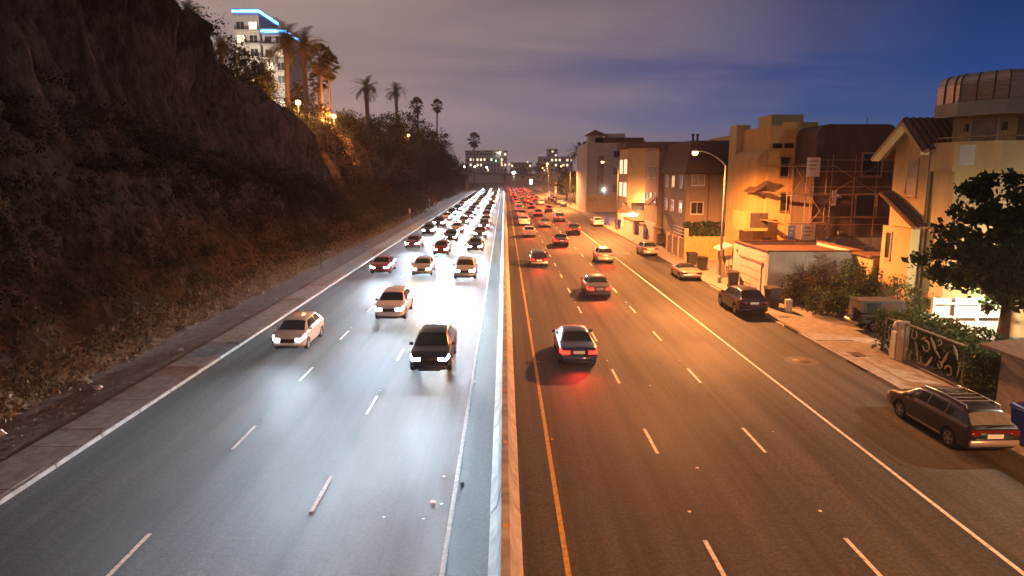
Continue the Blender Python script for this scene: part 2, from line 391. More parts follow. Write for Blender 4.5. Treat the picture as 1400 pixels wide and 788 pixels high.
def kerb(root, x0, x1, y_to, drops=(), km='concrete'):
    q = MB(); L = 2.4; q.cbox(0, x1-x0, .006, L-.006, -.05, .14, .025); me = q.mesh('kerb_stone')
    ql = MB(); ql.cbox(0, x1-x0, .006, L-.006, -.05, .045, .02); me2 = ql.mesh('kerb_stone')
    y = Y0; o0 = parent_world(root)
    while y < y_to:
        low = any(a < y+1 < b for a, b in drops)
        obj('kerb_stone', me2 if low else me, km, root, (x0-o0.x, y-o0.y, random.uniform(-.006, .004))); y += L
    b = MB(); b.box(x0, x1, y, Y1, -.05, .14); b.build('far_kerb', km, root)
kerb(pl, XL-.165, XL, 100, (), 'kerb_old'); kerb(pr, XR, XR+.165, 110, ((35.5, 40), (46, 52)))
# gully openings in the right kerb
for y in (29.2, 36.6):
    b = MB(); b.box(XR-.006, XR+.02, y, y+1.8, .02, .11); b.build('gully_opening', 'rubber', pr)
b = MB(); b.box(17.0, 17.6, 31.5, 32.3, .13, .146); b.build('meter_lid', 'iron', pr)
b = MB(); b.box(17.0, 17.5, 40.3, 40.8, .13, .146); b.build('meter_lid', 'iron', pr)
# ground behind the right pavement
b = MB(); b.box(18.6, 75, Y0, Y1, -.05, .11); structure(b.build('yard_ground', 'pavement'))

# ------------------------------------------------------------------ median barrier
root = thing('median_barrier', 'long concrete median barrier with sloped faces between the two carriageways', 'barrier', (0, Y0, 0))
prof = [(-.40, 0), (-.40, .08), (-.22, .30), (-.10, .84), (.10, .84), (.22, .30), (.40, .08), (.40, 0)]
q = MB(); L = 6.1; q.prism(prof, .022, L-.022, 'y'); me_b = q.mesh('barrier_section')
y = Y0
while y < 200:
    o = obj('barrier_section', me_b, 'barrier', root, (random.uniform(-.012, .012), y-Y0, 0)); o.rotation_euler = (0, 0, random.uniform(-.0015, .0015)); y += L
q = MB(); q.prism(prof, y-Y0, Y1-Y0, 'y'); q.build('far_barrier', 'barrier', root, world=False)
q = MB(); q.box(-.05, .05, -.025, .025, 0, .07); me_r = q.mesh('reflector')
for k in range(26): obj('reflector', me_r, 'amber_reflector', root, (0, 9.6-Y0+4.9*k, .84))

# ------------------------------------------------------------------ the bluff on the left
TOPS = [(-20, 31), (40, 31), (55, 28.0), (66, 24.2), (76, 21.2), (90, 18.2), (100, 17.0), (110, 16.8), (135, 16.6), (160, 16.4), (200, 16), (260, 14), (330, 11), (400, 8)]
def top_z(y): return np.interp(y, [a for a, b in TOPS], [b for a, b in TOPS])
nu, nv = 1060, 190
Ya = np.concatenate([np.linspace(-20, 8, 60, endpoint=False), np.linspace(8, 135, 760, endpoint=False), np.linspace(135, 420, 240)])
Yg = Ya[:, None]*np.ones((1, nv)); V = np.linspace(0, 1, nv)[None, :]*np.ones((nu, 1))
# profile: talus, steep cliff, rim, plateau
vs_ = [0, .28, .36, .62, .72, 1.0]
px_ = [0, 4.6, 6.0, 9.0, 12.2, 80.]
pz_ = [0, .33, .40, .86, 1.0, 1.03]
T = top_z(Yg)
S = np.interp(V, vs_, px_); Zf = np.interp(V, vs_, pz_)*T
cliff = np.clip((V-.28)/.1, 0, 1)*np.clip((.80-V)/.1, 0, 1); cliff *= np.clip((150-Yg)/60, .25, 1)
slope = np.clip(V/.06, 0, 1)*np.clip((.85-V)/.1, 0, 1)
gul = np.abs(fbm(Yg/7.5 + .15*fbm(V*6, Yg/9, 5), V*1.3, 3, 5)*2 - 1)
flute = np.abs(vnoise(Yg/1.9, V*2.2, 9)*2-1)
S = S + cliff*(4.2*(.45-gul)*1.5 + 1.5*(flute-.5) + .7*(np.abs(vnoise(Yg/.8, V*4, 19)*2-1)-.5)) + slope*(2.2*(fbm(Yg/9, V*5, 21)-.47) + .9*(fbm(Yg/1.8, V*22, 31)-.47))
for gy, gw, gd in ((24, .9, 3), (30, .8, 2.6), (34.5, .7, 2.5), (38.2, .75, 4.2), (41.2, .55, 3.2), (44.6, .5, 2.0), (47, .6, 2.4), (50.8, .8, 4.0), (54, .5, 2.0), (57.5, .8, 3.2), (61, .6, 2.2), (65, .9, 3.4), (70, .7, 2.4), (76, 1.0, 3.2), (82, .8, 2.6), (89, 1.0, 3), (97, .9, 2.6), (106, 1.1, 3)):
    off = gy + 1.1*(fbm(V*5, V*0+gy, 71, 3)-.47)*2
    S = S + 1.45*gd*np.exp(-np.abs((Yg-off)/(gw*(.6+V)))**1.3)*np.clip((V-.26)/.14, 0, 1)*np.clip((.84-V)/.08, 0, 1)
Zf = Zf + slope*(1.5*(fbm(Yg/5, V*9, 41)-.47))*np.clip(Zf/2, 0, 1)
S = S + slope*(1-.75*cliff)*(.55*(np.abs(vnoise(Yg/.62, V*60, 51)*2-1)-.45) + .5*(fbm(Yg/1.1, V*34, 61, 3)-.44)) + cliff*(.9*(np.abs(vnoise(Yg/1.15, V*5, 53)*2-1)-.45) + .35*(vnoise(Yg/.4, V*9, 57)-.5))
Xg = -18.1 - S
bv = np.stack([Xg, Yg, Zf], -1).reshape(-1, 3)
ii = (np.arange(nu-1)[:, None]*nv + np.arange(nv-1)[None, :]).ravel()
bf = np.stack([ii, ii+1, ii+nv+1, ii+nv], 1)
me = fast_mesh('bluff', bv, bf); me.polygons.foreach_set('use_smooth', [True]*len(me.polygons))
def bluff_mat():
    m = bpy.data.materials.new('bluff_earth'); m.use_nodes = True; t = m.node_tree; b = t.nodes['Principled BSDF']
    tcn = N(t, 'ShaderNodeTexCoord')
    def nz(scale, st, d=6):
        mp = N(t, 'ShaderNodeMapping'); mp.inputs['Scale'].default_value = st; t.links.new(tcn.outputs['Object'], mp.inputs[0])
        n = N(t, 'ShaderNodeTexNoise'); n.inputs['Scale'].default_value = scale; n.inputs['Detail'].default_value = d; n.inputs['Roughness'].default_value = .65
        t.links.new(mp.outputs[0], n.inputs['Vector']); return n.outputs[0]
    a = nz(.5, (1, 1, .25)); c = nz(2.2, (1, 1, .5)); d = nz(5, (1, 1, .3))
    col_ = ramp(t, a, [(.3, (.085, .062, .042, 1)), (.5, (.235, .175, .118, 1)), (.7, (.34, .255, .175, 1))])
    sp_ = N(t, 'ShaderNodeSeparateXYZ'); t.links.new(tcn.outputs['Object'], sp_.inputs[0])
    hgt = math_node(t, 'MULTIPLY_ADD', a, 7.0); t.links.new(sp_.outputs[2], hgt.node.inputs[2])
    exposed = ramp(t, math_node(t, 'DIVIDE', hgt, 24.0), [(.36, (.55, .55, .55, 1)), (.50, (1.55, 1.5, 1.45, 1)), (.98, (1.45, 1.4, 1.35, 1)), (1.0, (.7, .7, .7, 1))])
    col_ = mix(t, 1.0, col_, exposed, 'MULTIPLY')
    k = ramp(t, c, [(.35, (.45, .45, .45, 1)), (.6, (1.05, 1.05, 1.05, 1))])
    col_ = mix(t, 1.0, col_, k, 'MULTIPLY'); t.links.new(col_, b.inputs['Base Color']); b.inputs['Roughness'].default_value = .95; b.inputs['Specular IOR Level'].default_value = .15
    bp = N(t, 'ShaderNodeBump'); bp.inputs['Strength'].default_value = .9; bp.inputs['Distance'].default_value = .25
    t.links.new(d, bp.inputs['Height']); bp2 = N(t, 'ShaderNodeBump'); bp2.inputs['Strength'].default_value = .8; bp2.inputs['Distance'].default_value = .6
    t.links.new(c, bp2.inputs['Height']); t.links.new(bp.outputs[0], bp2.inputs['Normal']); t.links.new(bp2.outputs[0], b.inputs['Normal']); M['bluff_earth'] = m
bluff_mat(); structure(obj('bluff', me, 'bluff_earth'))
from_bv = bv.reshape(nu, nv, 3)
def bluff_at(y, v):
    i = int(np.clip(np.searchsorted(Ya, y), 0, nu-1)); j = int(np.clip(v*(nv-1), 0, nv-1)); return Vector(from_bv[i, j])
# dirt verge between the pavement and the bluff
b = MB(); n = 120; vy = np.linspace(Y0, Y1, n); rows = [-15.6, -16.4, -17.4, -19.2]
zz = lambda x, y, k: (.09 if k == 0 else .07 + .10*float(fbm(x*1.3, y*.9, 3)) + (.25 if k == 3 else 0))
b.add([(x, float(y), zz(x, y, k)) for y in vy for k, x in enumerate(rows)], [(j*4+i, j*4+i+1, j*4+5+i, j*4+4+i) for j in range(n-1) for i in range(3)])
structure(b.build('verge', 'dirt', None, True))

# scrub on the slopes: far too dense to count
def scrub(name, label, m, n, vr, yr, size, clump, seed, dens=None, per=60, hgt=1.0):
    r = np.random.default_rng(seed); P = []
    for _ in range(n):
        y = r.uniform(*yr)**1.0; v = r.uniform(*vr)
        if dens is not None and dens(y, v) < r.uniform(): continue
        c = np.array(bluff_at(y, v)); s = clump*r.uniform(.5, 1.3)
        k = int(per*r.uniform(.6, 1.3)); q = r.normal(size=(k, 3))*np.array([s*.5, s*.55, s*.42*hgt])
        q[:, 2] = np.abs(q[:, 2]); q[:, 0] += q[:, 2]*.35; P.append(c+q)
    P = np.concatenate(P); v_, f_ = leaves(P, size, seed, .38, .35)
    o = obj(name, fast_mesh(name, v_, f_), m); return tag(o, label, 'scrub', kind='stuff')
veg = lambda y, v: float(np.clip((fbm(y/8, v*6, 77)-.40)*7, 0, 1))
scrub('dry_scrub', 'dry brown scrub covering the lower bluff slope', 'scrub', 1900, (.03, .30), (5, 150), .20, .95, 11, lambda y, v: .25+.75*veg(y, v), 42)
scrub('far_scrub', 'dark brush covering the bluff further along the road', 'scrub', 1500, (.02, .7), (105, 380), .42, 1.7, 12, None, 42)
scrub('rim_scrub', 'dark shrubs growing along the rim of the bluff', 'leaf_dark', 620, (.60, .80), (15, 150), .26, 1.35, 13, None, 70)
scrub('ledge_scrub', 'dark brush on the ledge below the cliff face', 'leaf_olive', 800, (.24, .39), (5, 120), .22, 1.0, 14, veg, 50)
scrub('bluff_bushes', 'dark rounded bushes dotted over the bluff slope', 'leaf_olive', 240, (.05, .34), (10, 140), .24, 1.5, 17, lambda y, v: .2+.8*veg(y+31, v), 190, .9)
scrub('base_grass', 'pale dry grass fringe along the foot of the bluff', 'leaf_dry', 2600, (.0, .045), (3, 150), .22, .42, 15, None, 22, 1.2)
scrub('base_greens', 'small bright green plants at the foot of the bluff', 'bright_leaf', 14, (.0, .02), (58, 66), .22, .5, 16, None, 40, 1.0)

r_ = np.random.default_rng(88); n_ = 5200; yy_ = 6+110*r_.uniform(size=n_)**1.5; xx_ = -15.7-3.0*r_.uniform(size=n_)**.7
P_l = np.stack([xx_, yy_, .13+.05*r_.uniform(size=n_)], 1); v_, f_ = leaves(P_l, .17, 89, .3, -.1); v_[:, 2] = .11+np.abs(v_[:, 2]-.13)*.5
tag(obj('verge_litter', fast_mesh('verge_litter', v_, f_), 'leaf_dry'), 'dry leaf and twig litter strewn over the dirt verge', 'leaf litter', kind='stuff')
# ------------------------------------------------------------------ cars
# stations from rear bumper (y=0) to nose: y, half width, sill z, belt z, roof half width, roof z
SPEC = {
 'sedan': dict(st=[(0,.74,.40,.84,.66,.90),(.08,.85,.30,.93,.74,.99),(.4,.89,.24,.98,.78,1.04),(.95,.9,.2,1.0,.78,1.07),(1.6,.9,.18,.98,.60,1.42),(2.1,.9,.18,.97,.60,1.47),(2.6,.9,.18,.96,.60,1.46),(3.0,.9,.18,.95,.61,1.40),(3.72,.89,.18,.93,.78,1.0),(4.25,.87,.2,.84,.77,.9),(4.52,.79,.26,.72,.68,.77),(4.62,.66,.36,.60,.56,.64)],
   wheels=(.95,3.75), r=.32, cowl=(3.68,3.05), rear=(.98,1.56), side=[(1.3,1.72,2.2,2.2),(2.27,2.27,3.36,2.98)]),
 'hatch': dict(st=[(0,.76,.42,.90,.68,.96),(.08,.83,.30,.97,.74,1.02),(.25,.85,.24,1.0,.72,1.10),(.62,.85,.2,.99,.58,1.45),(1.3,.85,.18,.97,.59,1.51),(2.1,.85,.18,.96,.59,1.50),(2.55,.85,.18,.95,.60,1.42),(3.3,.84,.18,.92,.74,1.0),(3.65,.81,.2,.84,.71,.9),(3.83,.73,.28,.72,.62,.77),(3.9,.62,.38,.6,.52,.64)],
   wheels=(.62,3.13), r=.30, cowl=(3.26,2.6), rear=(.2,.6), side=[(.55,.8,1.45,1.45),(1.52,1.52,2.9,2.5)]),
 'wagon': dict(st=[(0,.78,.42,.92,.70,.97),(.06,.84,.30,.98,.74,1.01),(.16,.86,.25,1.0,.72,1.08),(.52,.86,.22,.99,.62,1.42),(1.2,.86,.2,.98,.62,1.49),(2.0,.86,.2,.97,.62,1.50),(2.75,.86,.2,.96,.62,1.46),(3.05,.86,.2,.95,.63,1.39),(3.7,.86,.2,.93,.76,1.0),(4.25,.84,.22,.86,.74,.91),(4.6,.77,.28,.74,.66,.79),(4.7,.66,.4,.6,.56,.64)],
   wheels=(.95,3.62), r=.33, cowl=(3.66,3.1), rear=(.13,.47), side=[(.42,.66,1.25,1.25),(1.36,1.36,2.2,2.2),(2.28,2.28,3.34,2.98)]),
 'suv': dict(st=[(0,.78,.48,.98,.68,1.06),(.08,.90,.36,1.06,.78,1.12),(.28,.93,.3,1.1,.78,1.22),(.85,.94,.27,1.08,.62,1.60),(1.5,.94,.25,1.06,.64,1.66),(2.3,.94,.25,1.04,.64,1.65),(2.85,.94,.25,1.03,.65,1.57),(3.6,.93,.25,1.02,.80,1.1),(4.2,.91,.27,.96,.80,1.02),(4.5,.83,.34,.84,.72,.9),(4.63,.68,.44,.7,.58,.75)],
   wheels=(.93,3.74), r=.37, cowl=(3.55,2.92), rear=(.25,.8), side=[(.7,1.0,1.35,1.4),(1.42,1.47,2.15,2.15),(2.22,2.22,3.3,2.85)]),
 'roadster': dict(st=[(0,.70,.38,.72,.62,.78),(.1,.84,.27,.80,.72,.86),(.5,.89,.22,.86,.78,.91),(1.15,.9,.18,.88,.78,.95),(1.6,.9,.17,.87,.58,1.20),(2.05,.9,.17,.86,.55,1.27),(2.4,.9,.17,.85,.56,1.24),(3.05,.89,.17,.84,.74,.90),(3.7,.88,.19,.78,.76,.83),(4.15,.8,.24,.66,.68,.7),(4.33,.64,.34,.54,.54,.57)],
   wheels=(.92,3.34), r=.32, cowl=(3.0,2.46), rear=(1.28,1.62), side=[(1.7,1.9,2.78,2.42)]),
}
CAR = {}
def arr(st): return np.array(st, float)
def section(p):
    # right half outline from bottom centre to top centre, 34 points; marks: belt and roof-edge indices
    w, zs, zb, wr, zr = p; d = min(.07, .4*max(zr-zb, .01))
    ctl = [(0, zs), (.78*w, zs), (.95*w, zs+.05), (.995*w, zs+.35*(zb-zs)), (w, zs+.6*(zb-zs)), (.985*w, zb-.07), (.95*w, zb), (.5*(.94*w+wr), zb+.52*(zr-d-zb)), (wr, zr-d), (.84*wr, zr-.3*d), (.45*wr, zr-.04*d), (0, zr)]
    seg = 4; out = []
    for a, b in zip(ctl[:-1], ctl[1:]):
        for k in range(seg): out.append((a[0]+(b[0]-a[0])*k/seg, a[1]+(b[1]-a[1])*k/seg))
    out.append(ctl[-1]); o = np.array(out); sm = o.copy(); sm[1:-1] = .25*o[:-2]+.5*o[1:-1]+.25*o[2:]
    o = sm.copy(); sm[1:-1] = .25*o[:-2]+.5*o[1:-1]+.25*o[2:]; return sm
I_BELT, I_ROOF, I_TOP = 24, 32, 44
class Surf:
    def __init__(s, st):
        a = arr(st); s.L = a[-1, 0]; ys = np.linspace(0, s.L, 280); P = np.stack([np.interp(ys, a[:,0], a[:,k]) for k in range(1, 6)], 1)
        ker = np.hanning(13); ker /= ker.sum(); pad = np.pad(P, ((6,6),(0,0)), mode='edge'); s.P = np.stack([np.convolve(pad[:,k], ker, 'valid') for k in range(5)], 1); s.ys = ys
    def par(s, y): return [float(np.interp(y, s.ys, s.P[:, k])) for k in range(5)]
    def at(s, y, t):
        # t in 0..44 right side, negative t = left side mirrored
        o = section(s.par(y)); sg = 1
        if t > I_TOP: t = 2*I_TOP - t; sg = -1
        i = min(int(t), I_TOP-1); f = t-i; q = o[i]*(1-f)+o[i+1]*f
        return np.array([sg*q[0], y, q[1]])
    def norm(s, y, t):
        e = .02; a = s.at(min(y+e, s.L), t)-s.at(max(y-e, 0), t); b = s.at(y, t+.5)-s.at(y, t-.5); n = np.cross(b, a); L = np.linalg.norm(n); return n/L if L > 0 else np.array([0,0,1.])
    def body(s):
        m = MB(); st = np.unique(np.concatenate([np.linspace(0, .3, 7), np.linspace(.3, s.L-.4, 38), np.linspace(s.L-.4, s.L, 9)])); n = 2*I_TOP
        for y in st:
            o = section(s.par(y)); ring = [(x, y, z) for x, z in o] + [(-x, y, z) for x, z in o[-2:0:-1]]; m.v += ring
        for i in range(len(st)-1):
            for k in range(n): m.f.append((i*n+k, i*n+(k+1) % n, (i+1)*n+(k+1) % n, (i+1)*n+k))
        m.f.append(tuple(range(n))); m.f.append(tuple((len(st)-1)*n+k for k in range(n-1, -1, -1))); return m
    def patch(s, fn, nu_, nv_, off=.008):
        m = MB()
        for i in range(nu_+1):
            for j in range(nv_+1):
                y, t = fn(i/nu_, j/nv_); p = s.at(y, t); q = s.norm(y, t)
                if np.dot(q, p-np.array([0, y, .8])) < 0: q = -q
                m.v.append(tuple(p+q*off))
        m.f += [(i*(nv_+1)+j, (i+1)*(nv_+1)+j, (i+1)*(nv_+1)+j+1, i*(nv_+1)+j+1) for i in range(nu_) for j in range(nv_)]; return m
def lerp(a, b, f): return a+(b-a)*f
def wheel_meshes(r, w=.21):
    t = MB(); t.lathe([(r*.62, -w/2+.02), (r*.9, -w/2), (r*.98, -w/2+.03), (r, -w/4), (r, w/4), (r*.98, w/2-.03), (r*.9, w/2), (r*.62, w/2-.02)], axis='x', n=26)
    m = MB(); m.lathe([(r*.64, w/2-.035), (r*.66, w/2-.01), (r*.60, w/2-.012), (r*.57, w/2-.06), (0, w/2-.065)], axis='x', n=26)
    for k in range(5):
        a = 2*math.pi*k/5; c, s_ = math.cos(a), math.sin(a); m.bar((w/2-.03, c*r*.06, s_*r*.06), (w/2-.025, c*r*.6, s_*r*.6), .05*r/.32, .07*r/.32)
    m.lathe([(r*.16, w/2-.03), (r*.13, w/2-.005), (0, w/2)], axis='x', n=12)
    return t.mesh('tyre', 'angle'), m.mesh('rim', 'angle')
def car_kind(kind):
    sp = SPEC[kind]; s = Surf(sp['st']); L = s.L; P = []     # (name, mesh, material key, parent name)
    body = s.body(); me = body.mesh('body', True)
    o = bpy.data.objects.new('tmp', me); col.objects.link(o); cuts = []
    r = sp['r']; W = max(q[1] for q in sp['st'])
    cm = MB()
    for y in sp['wheels']:
        for sg in (-1, 1):
            x0, x1 = (W-.30, W+.2) if sg > 0 else (-W-.2, -W+.30)
            cm.lathe([(r+.055, x0), (r+.055, x1)], (0, y, r), 'x', 28)
    co = bpy.data.objects.new('cut', cm.mesh('cut')); col.objects.link(co)
    md = o.modifiers.new('b', 'BOOLEAN'); md.object = co; md.operation = 'DIFFERENCE'; md.solver = 'EXACT'
    dg = bpy.context.evaluated_depsgraph_get(); dg.update()
    me2 = bpy.data.meshes.new_from_object(o.evaluated_get(dg)); me2.name = 'body'
    if len(me2.polygons) < 200: me2 = me.copy()
    bpy.data.objects.remove(o); bpy.data.objects.remove(co)
    try: me2.set_sharp_from_angle(angle=R(32))
    except Exception: pass
    me2.materials.clear()
    me2.transform(Matrix.Translation((0, -L/2, 0)))
    P.append(('body', me2, 'PAINT', None))
    def put(name, mb, m, parent=None, smooth=True, label=None):
        mb.v = [(x, y-L/2, z) for x, y, z in mb.v]; P.append((name, mb.mesh(name, smooth), m, parent))
    c0, c1 = sp['cowl']; put('windscreen', s.patch(lambda a, b: (lerp(c0, c1, a), lerp(I_ROOF+1.5, 2*I_TOP-I_ROOF-1.5, b)), 8, 14), 'glass_dark')
    r0, r1 = sp['rear']; put('rear_window', s.patch(lambda a, b: (lerp(r0, r1, a), lerp(I_ROOF+1.2, 2*I_TOP-I_ROOF-1.2, b)), 8, 14), 'REARGLASS')
    for q in sp['side']:
        for sg in (0, 1):
            f = lambda a, b, q=q, sg=sg: (lerp(lerp(q[0], q[1], b), lerp(q[2], q[3], b), a), (lambda t: t if not sg else 2*I_TOP-t)(lerp(I_BELT+1.4, I_ROOF-.7, b)))
            put('side_window', s.patch(f, 6, 5), 'glass_dark')
    if kind == 'roadster':
        put('soft_top', s.patch(lambda a, b: (lerp(1.2, 2.5, a), lerp(I_BELT+1.0, 2*I_TOP-I_BELT-1.0, b)), 12, 24, .004), 'soft_top')
    # doors: raised seam outlines and handles
    for sg in (-1, 1):
        for q in sp['side'][-2:] if len(sp['side']) > 1 else sp['side']:
            y0 = q[0]; hb = MB(); p = s.at(lerp(q[0], q[2], .12), I_BELT-3.5 if sg > 0 else 2*I_TOP-I_BELT+3.5); hb.box(p[0]-.012+sg*.012, p[0]+.012+sg*.012, p[1]-.09, p[1]+.09, p[2]-.015, p[2]+.015); put('door_handle', hb, 'PAINT', None, False)
            yl = q[0]-.03; sm_ = s.patch(lambda a, b, yl=yl, sg=sg: (yl+.014*a, (lambda t: t if sg > 0 else 2*I_TOP-t)(lerp(10, I_BELT+.6, b))), 1, 12, .003); put('door_seam', sm_, 'black_plastic', None, False)
        yf = sp['cowl'][0]-.28; p = s.at(yf-.1, I_BELT+1 if sg > 0 else 2*I_TOP-I_BELT-1); mm = MB(); mm.cbox(p[0]+(.02 if sg > 0 else -.2), p[0]+(.2 if sg > 0 else -.02), p[1]-.05, p[1]+.05, p[2]-.0, p[2]+.13, .03); put('wing_mirror', mm, 'PAINT', None, True)
        # side sill strip
        put('sill', s.patch(lambda a, b, sg=sg: (lerp(sp['wheels'][0]+r+.08, sp['wheels'][1]-r-.08, a), (lambda t: t if sg > 0 else 2*I_TOP-t)(lerp(6, 10, b))), 6, 2, .006), 'SILL', None, False)
    # rear end
    a = sp['st']; zr_, zb_, w0 = a[0][2], a[0][3], a[1][1]; zt = a[1][3]
    if kind == 'wagon':
        m = MB(); m.cbox(-.80, .80, -.045, .10, .40, .60, .03); put('rear_bumper', m, 'paint_silver')
        m = MB(); m.cbox(-.79, .79, -.02, .05, .845, .925, .01); put('reflector_strip', m, 'tail_red', None, False)
        for sg in (-1, 1): m = MB(); m.cbox(*sorted((sg*.46, sg*.79)), -.025, .08, .74, .85, .015); put('tail_lamp', m, 'TAIL')
        m = MB(); m.cbox(-.62, .62, -.008, .03, .61, .84, .02); put('tailgate_panel', m, 'PANEL')
        pz = .73
        for sg in (-1, 1):
            m = MB(); m.tube([(sg*.56, .6, 1.43), (sg*.56, .66, 1.53), (sg*.56, 1.8, 1.575), (sg*.56, 2.7, 1.54), (sg*.56, 2.78, 1.45)], .016, 6); put('roof_rail', m, 'rim', None)
        for y in (1.0, 1.35, 1.7, 2.3): m = MB(); m.bar((-.56, y, 1.565), (.56, y, 1.565), .05, .02); put('crossbar', m, 'rim', None, False)
        m = MB(); m.bar((-.25, .07, 1.03), (.3, .12, 1.06), .02, .015); put('rear_wiper', m, 'black_plastic', None, False)
        for sg in (-1, 1): m = MB(); m.box(*sorted((sg*.62, sg*.84)), .62, .635, .10, .34); put('mud_flap', m, 'rubber', None, False)
    else:
        zl = {'sedan': .80, 'hatch': .86, 'suv': .92, 'roadster': .70}[kind]
        for sg in (-1, 1):
            t0 = {'sedan': (17, 23), 'hatch': (17, 24), 'suv': (17, 22.5), 'roadster': (17, 22)}[kind]
            f = lambda a, b, sg=sg: (lerp(.012, .34, a), (lambda t: t if sg > 0 else 2*I_TOP-t)(lerp(t0[0], t0[1], b)))
            put('tail_lamp', s.patch(f, 5, 4, .012), 'TAIL')
            m = MB(); m.cbox(*sorted((sg*(w0-.42), sg*(w0-.08))), -.012, .08, zl-.11, zl+.06, .02); put('tail_lamp', m, 'TAIL')
        m = MB(); m.cbox(-w0+.06, w0-.06, -.05, .12, .36, .60, .05); put('rear_bumper', m, 'PAINT')
        m = MB(); m.cbox(-w0+.16, w0-.16, -.03, .1, .27, .375, .03); put('valance', m, 'black_plastic')
        pz = zl-.02
    m = MB(); m.box(-.26, .26, -.026 if kind != 'wagon' else -.022, 0, pz-.07, pz+.07); put('number_plate', m, 'plate', None, False)
    # front end
    zh = a[-2][3]
    for sg in (-1, 1):
        f = lambda q, b, sg=sg: (lerp(L-.035, L-.34, q), (lambda t: t if sg > 0 else 2*I_TOP-t)(lerp(18.5, 24, b)))
        put('headlight', s.patch(f, 5, 4, .012), 'HEAD')
        m = MB(); m.cbox(*sorted((sg*.40, sg*.66)), L-.05, L+.012, zh-.15, zh-.02, .02); put('headlight', m, 'HEAD')
    m = MB(); m.cbox(-.36, .36, L-.05, L+.012, zh-.22, zh-.03, .02); put('grille', m, 'black_plastic')
    m = MB(); m.cbox(-.70, .70, L-.16, L+.02, .34, .50, .05); put('front_bumper', m, 'PAINT')
    m = MB(); m.cbox(-.5, .5, L-.1, L+.015, .22, .33, .03); put('air_intake', m, 'black_plastic')
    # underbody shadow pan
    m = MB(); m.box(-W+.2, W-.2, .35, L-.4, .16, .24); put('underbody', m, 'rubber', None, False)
    ty, ri = wheel_meshes(r)
    whs = [(sg*(W-.115), y-L/2, r, sg) for y in sp['wheels'] for sg in (-1, 1)]
    CAR[kind] = dict(parts=P, tyre=ty, rim=ri, wheels=whs, L=L, zh=zh-.09, surf=s, zl=pz, W=W)
for k_ in SPEC: car_kind(k_)

def make_car(kind, name, label, loc, rz, paint, group=None, cat='car', lit=None, sill='PAINT', rear_glass='glass_dark', panel=None, tail=None):
    d = CAR[kind]; root = thing(name, label, cat, loc, rz, group)
    keys = {'PAINT': paint, 'SILL': paint if sill == 'PAINT' else sill, 'REARGLASS': rear_glass, 'PANEL': panel or paint, 'TAIL': tail or ('lit_tail' if lit == 'tail' else 'tail_red'), 'HEAD': {'head': 'lit_head', 'warm': 'lit_warm_head'}.get(lit, 'head_lens')}
    for n, me, m, par in d['parts']:
        if lit == 'tail' and n in ('windscreen', 'headlight', 'grille', 'front_bumper', 'air_intake'):
            if n in ('grille', 'air_intake'): continue
        if lit in ('head', 'warm') and n in ('tail_lamp', 'rear_bumper', 'valance', 'number_plate', 'door_seam'): continue
        obj(n, me, keys.get(m, m), root)
    for x, y, z, sg in d['wheels']:
        w = bpy.data.objects.new('wheel', None); w.empty_display_size = .1; col.objects.link(w); w.parent = root; w.location = (x, y, z); w.rotation_euler = (0, 0, 0 if sg > 0 else math.pi)
        obj('tyre', d['tyre'], 'rubber', w); obj('rim', d['rim'], 'rim', w)
    return root
def far_mesh(kind, lit):
    # small distant car: body, windows, wheels and lamps in one mesh with several materials
    d = CAR[kind]; bm = bmesh.new(); mats = []
    def slot(m):
        if m not in mats: mats.append(m)
        return mats.index(m)
    for n, me, m, par in d['parts']:
        if n in ('door_handle', 'door_seam', 'sill', 'crossbar', 'roof_rail', 'mud_flap', 'rear_wiper'): continue
        key = {'PAINT': 'PAINT', 'TAIL': 'lit_tail' if lit == 'tail' else 'tail_red', 'HEAD': 'lit_head' if lit == 'head' else ('lit_warm_head' if lit == 'warm' else 'head_lens'), 'REARGLASS': 'glass_dark', 'PANEL': 'PAINT', 'SILL': 'PAINT'}.get(m, m)
        k0 = len(bm.faces); bm.from_mesh(me); bm.faces.ensure_lookup_table()
        for f in bm.faces[k0:]: f.material_index = slot(key); f.smooth = True
    for x, y, z, sg in d['wheels']:
        k0 = len(bm.faces); t = d['tyre'].copy(); t.transform(Matrix.Translation((x, y, z))); bm.from_mesh(t); bpy.data.meshes.remove(t); bm.faces.ensure_lookup_table()
        for f in bm.faces[k0:]: f.material_index = slot('rubber')
    me = bpy.data.meshes.new('far_car'); bm.to_mesh(me); bm.free()
    for m in mats: me.materials.append(M['paint_grey'] if m == 'PAINT' else M[m])
    return me, mats.index('PAINT')
FAR = {}
def far_car(kind, name, label, loc, rz, paint, group, lit):
    if (kind, lit) not in FAR: FAR[(kind, lit)] = far_mesh(kind, lit)
    me, i = FAR[(kind, lit)]; o = bpy.data.objects.new(name, me); col.objects.link(o); o.location = loc; o.rotation_euler = (0, 0, rz)
    o.material_slots[i].link = 'OBJECT'; o.material_slots[i].material = M[paint]
    return tag(o, label, 'car', group)
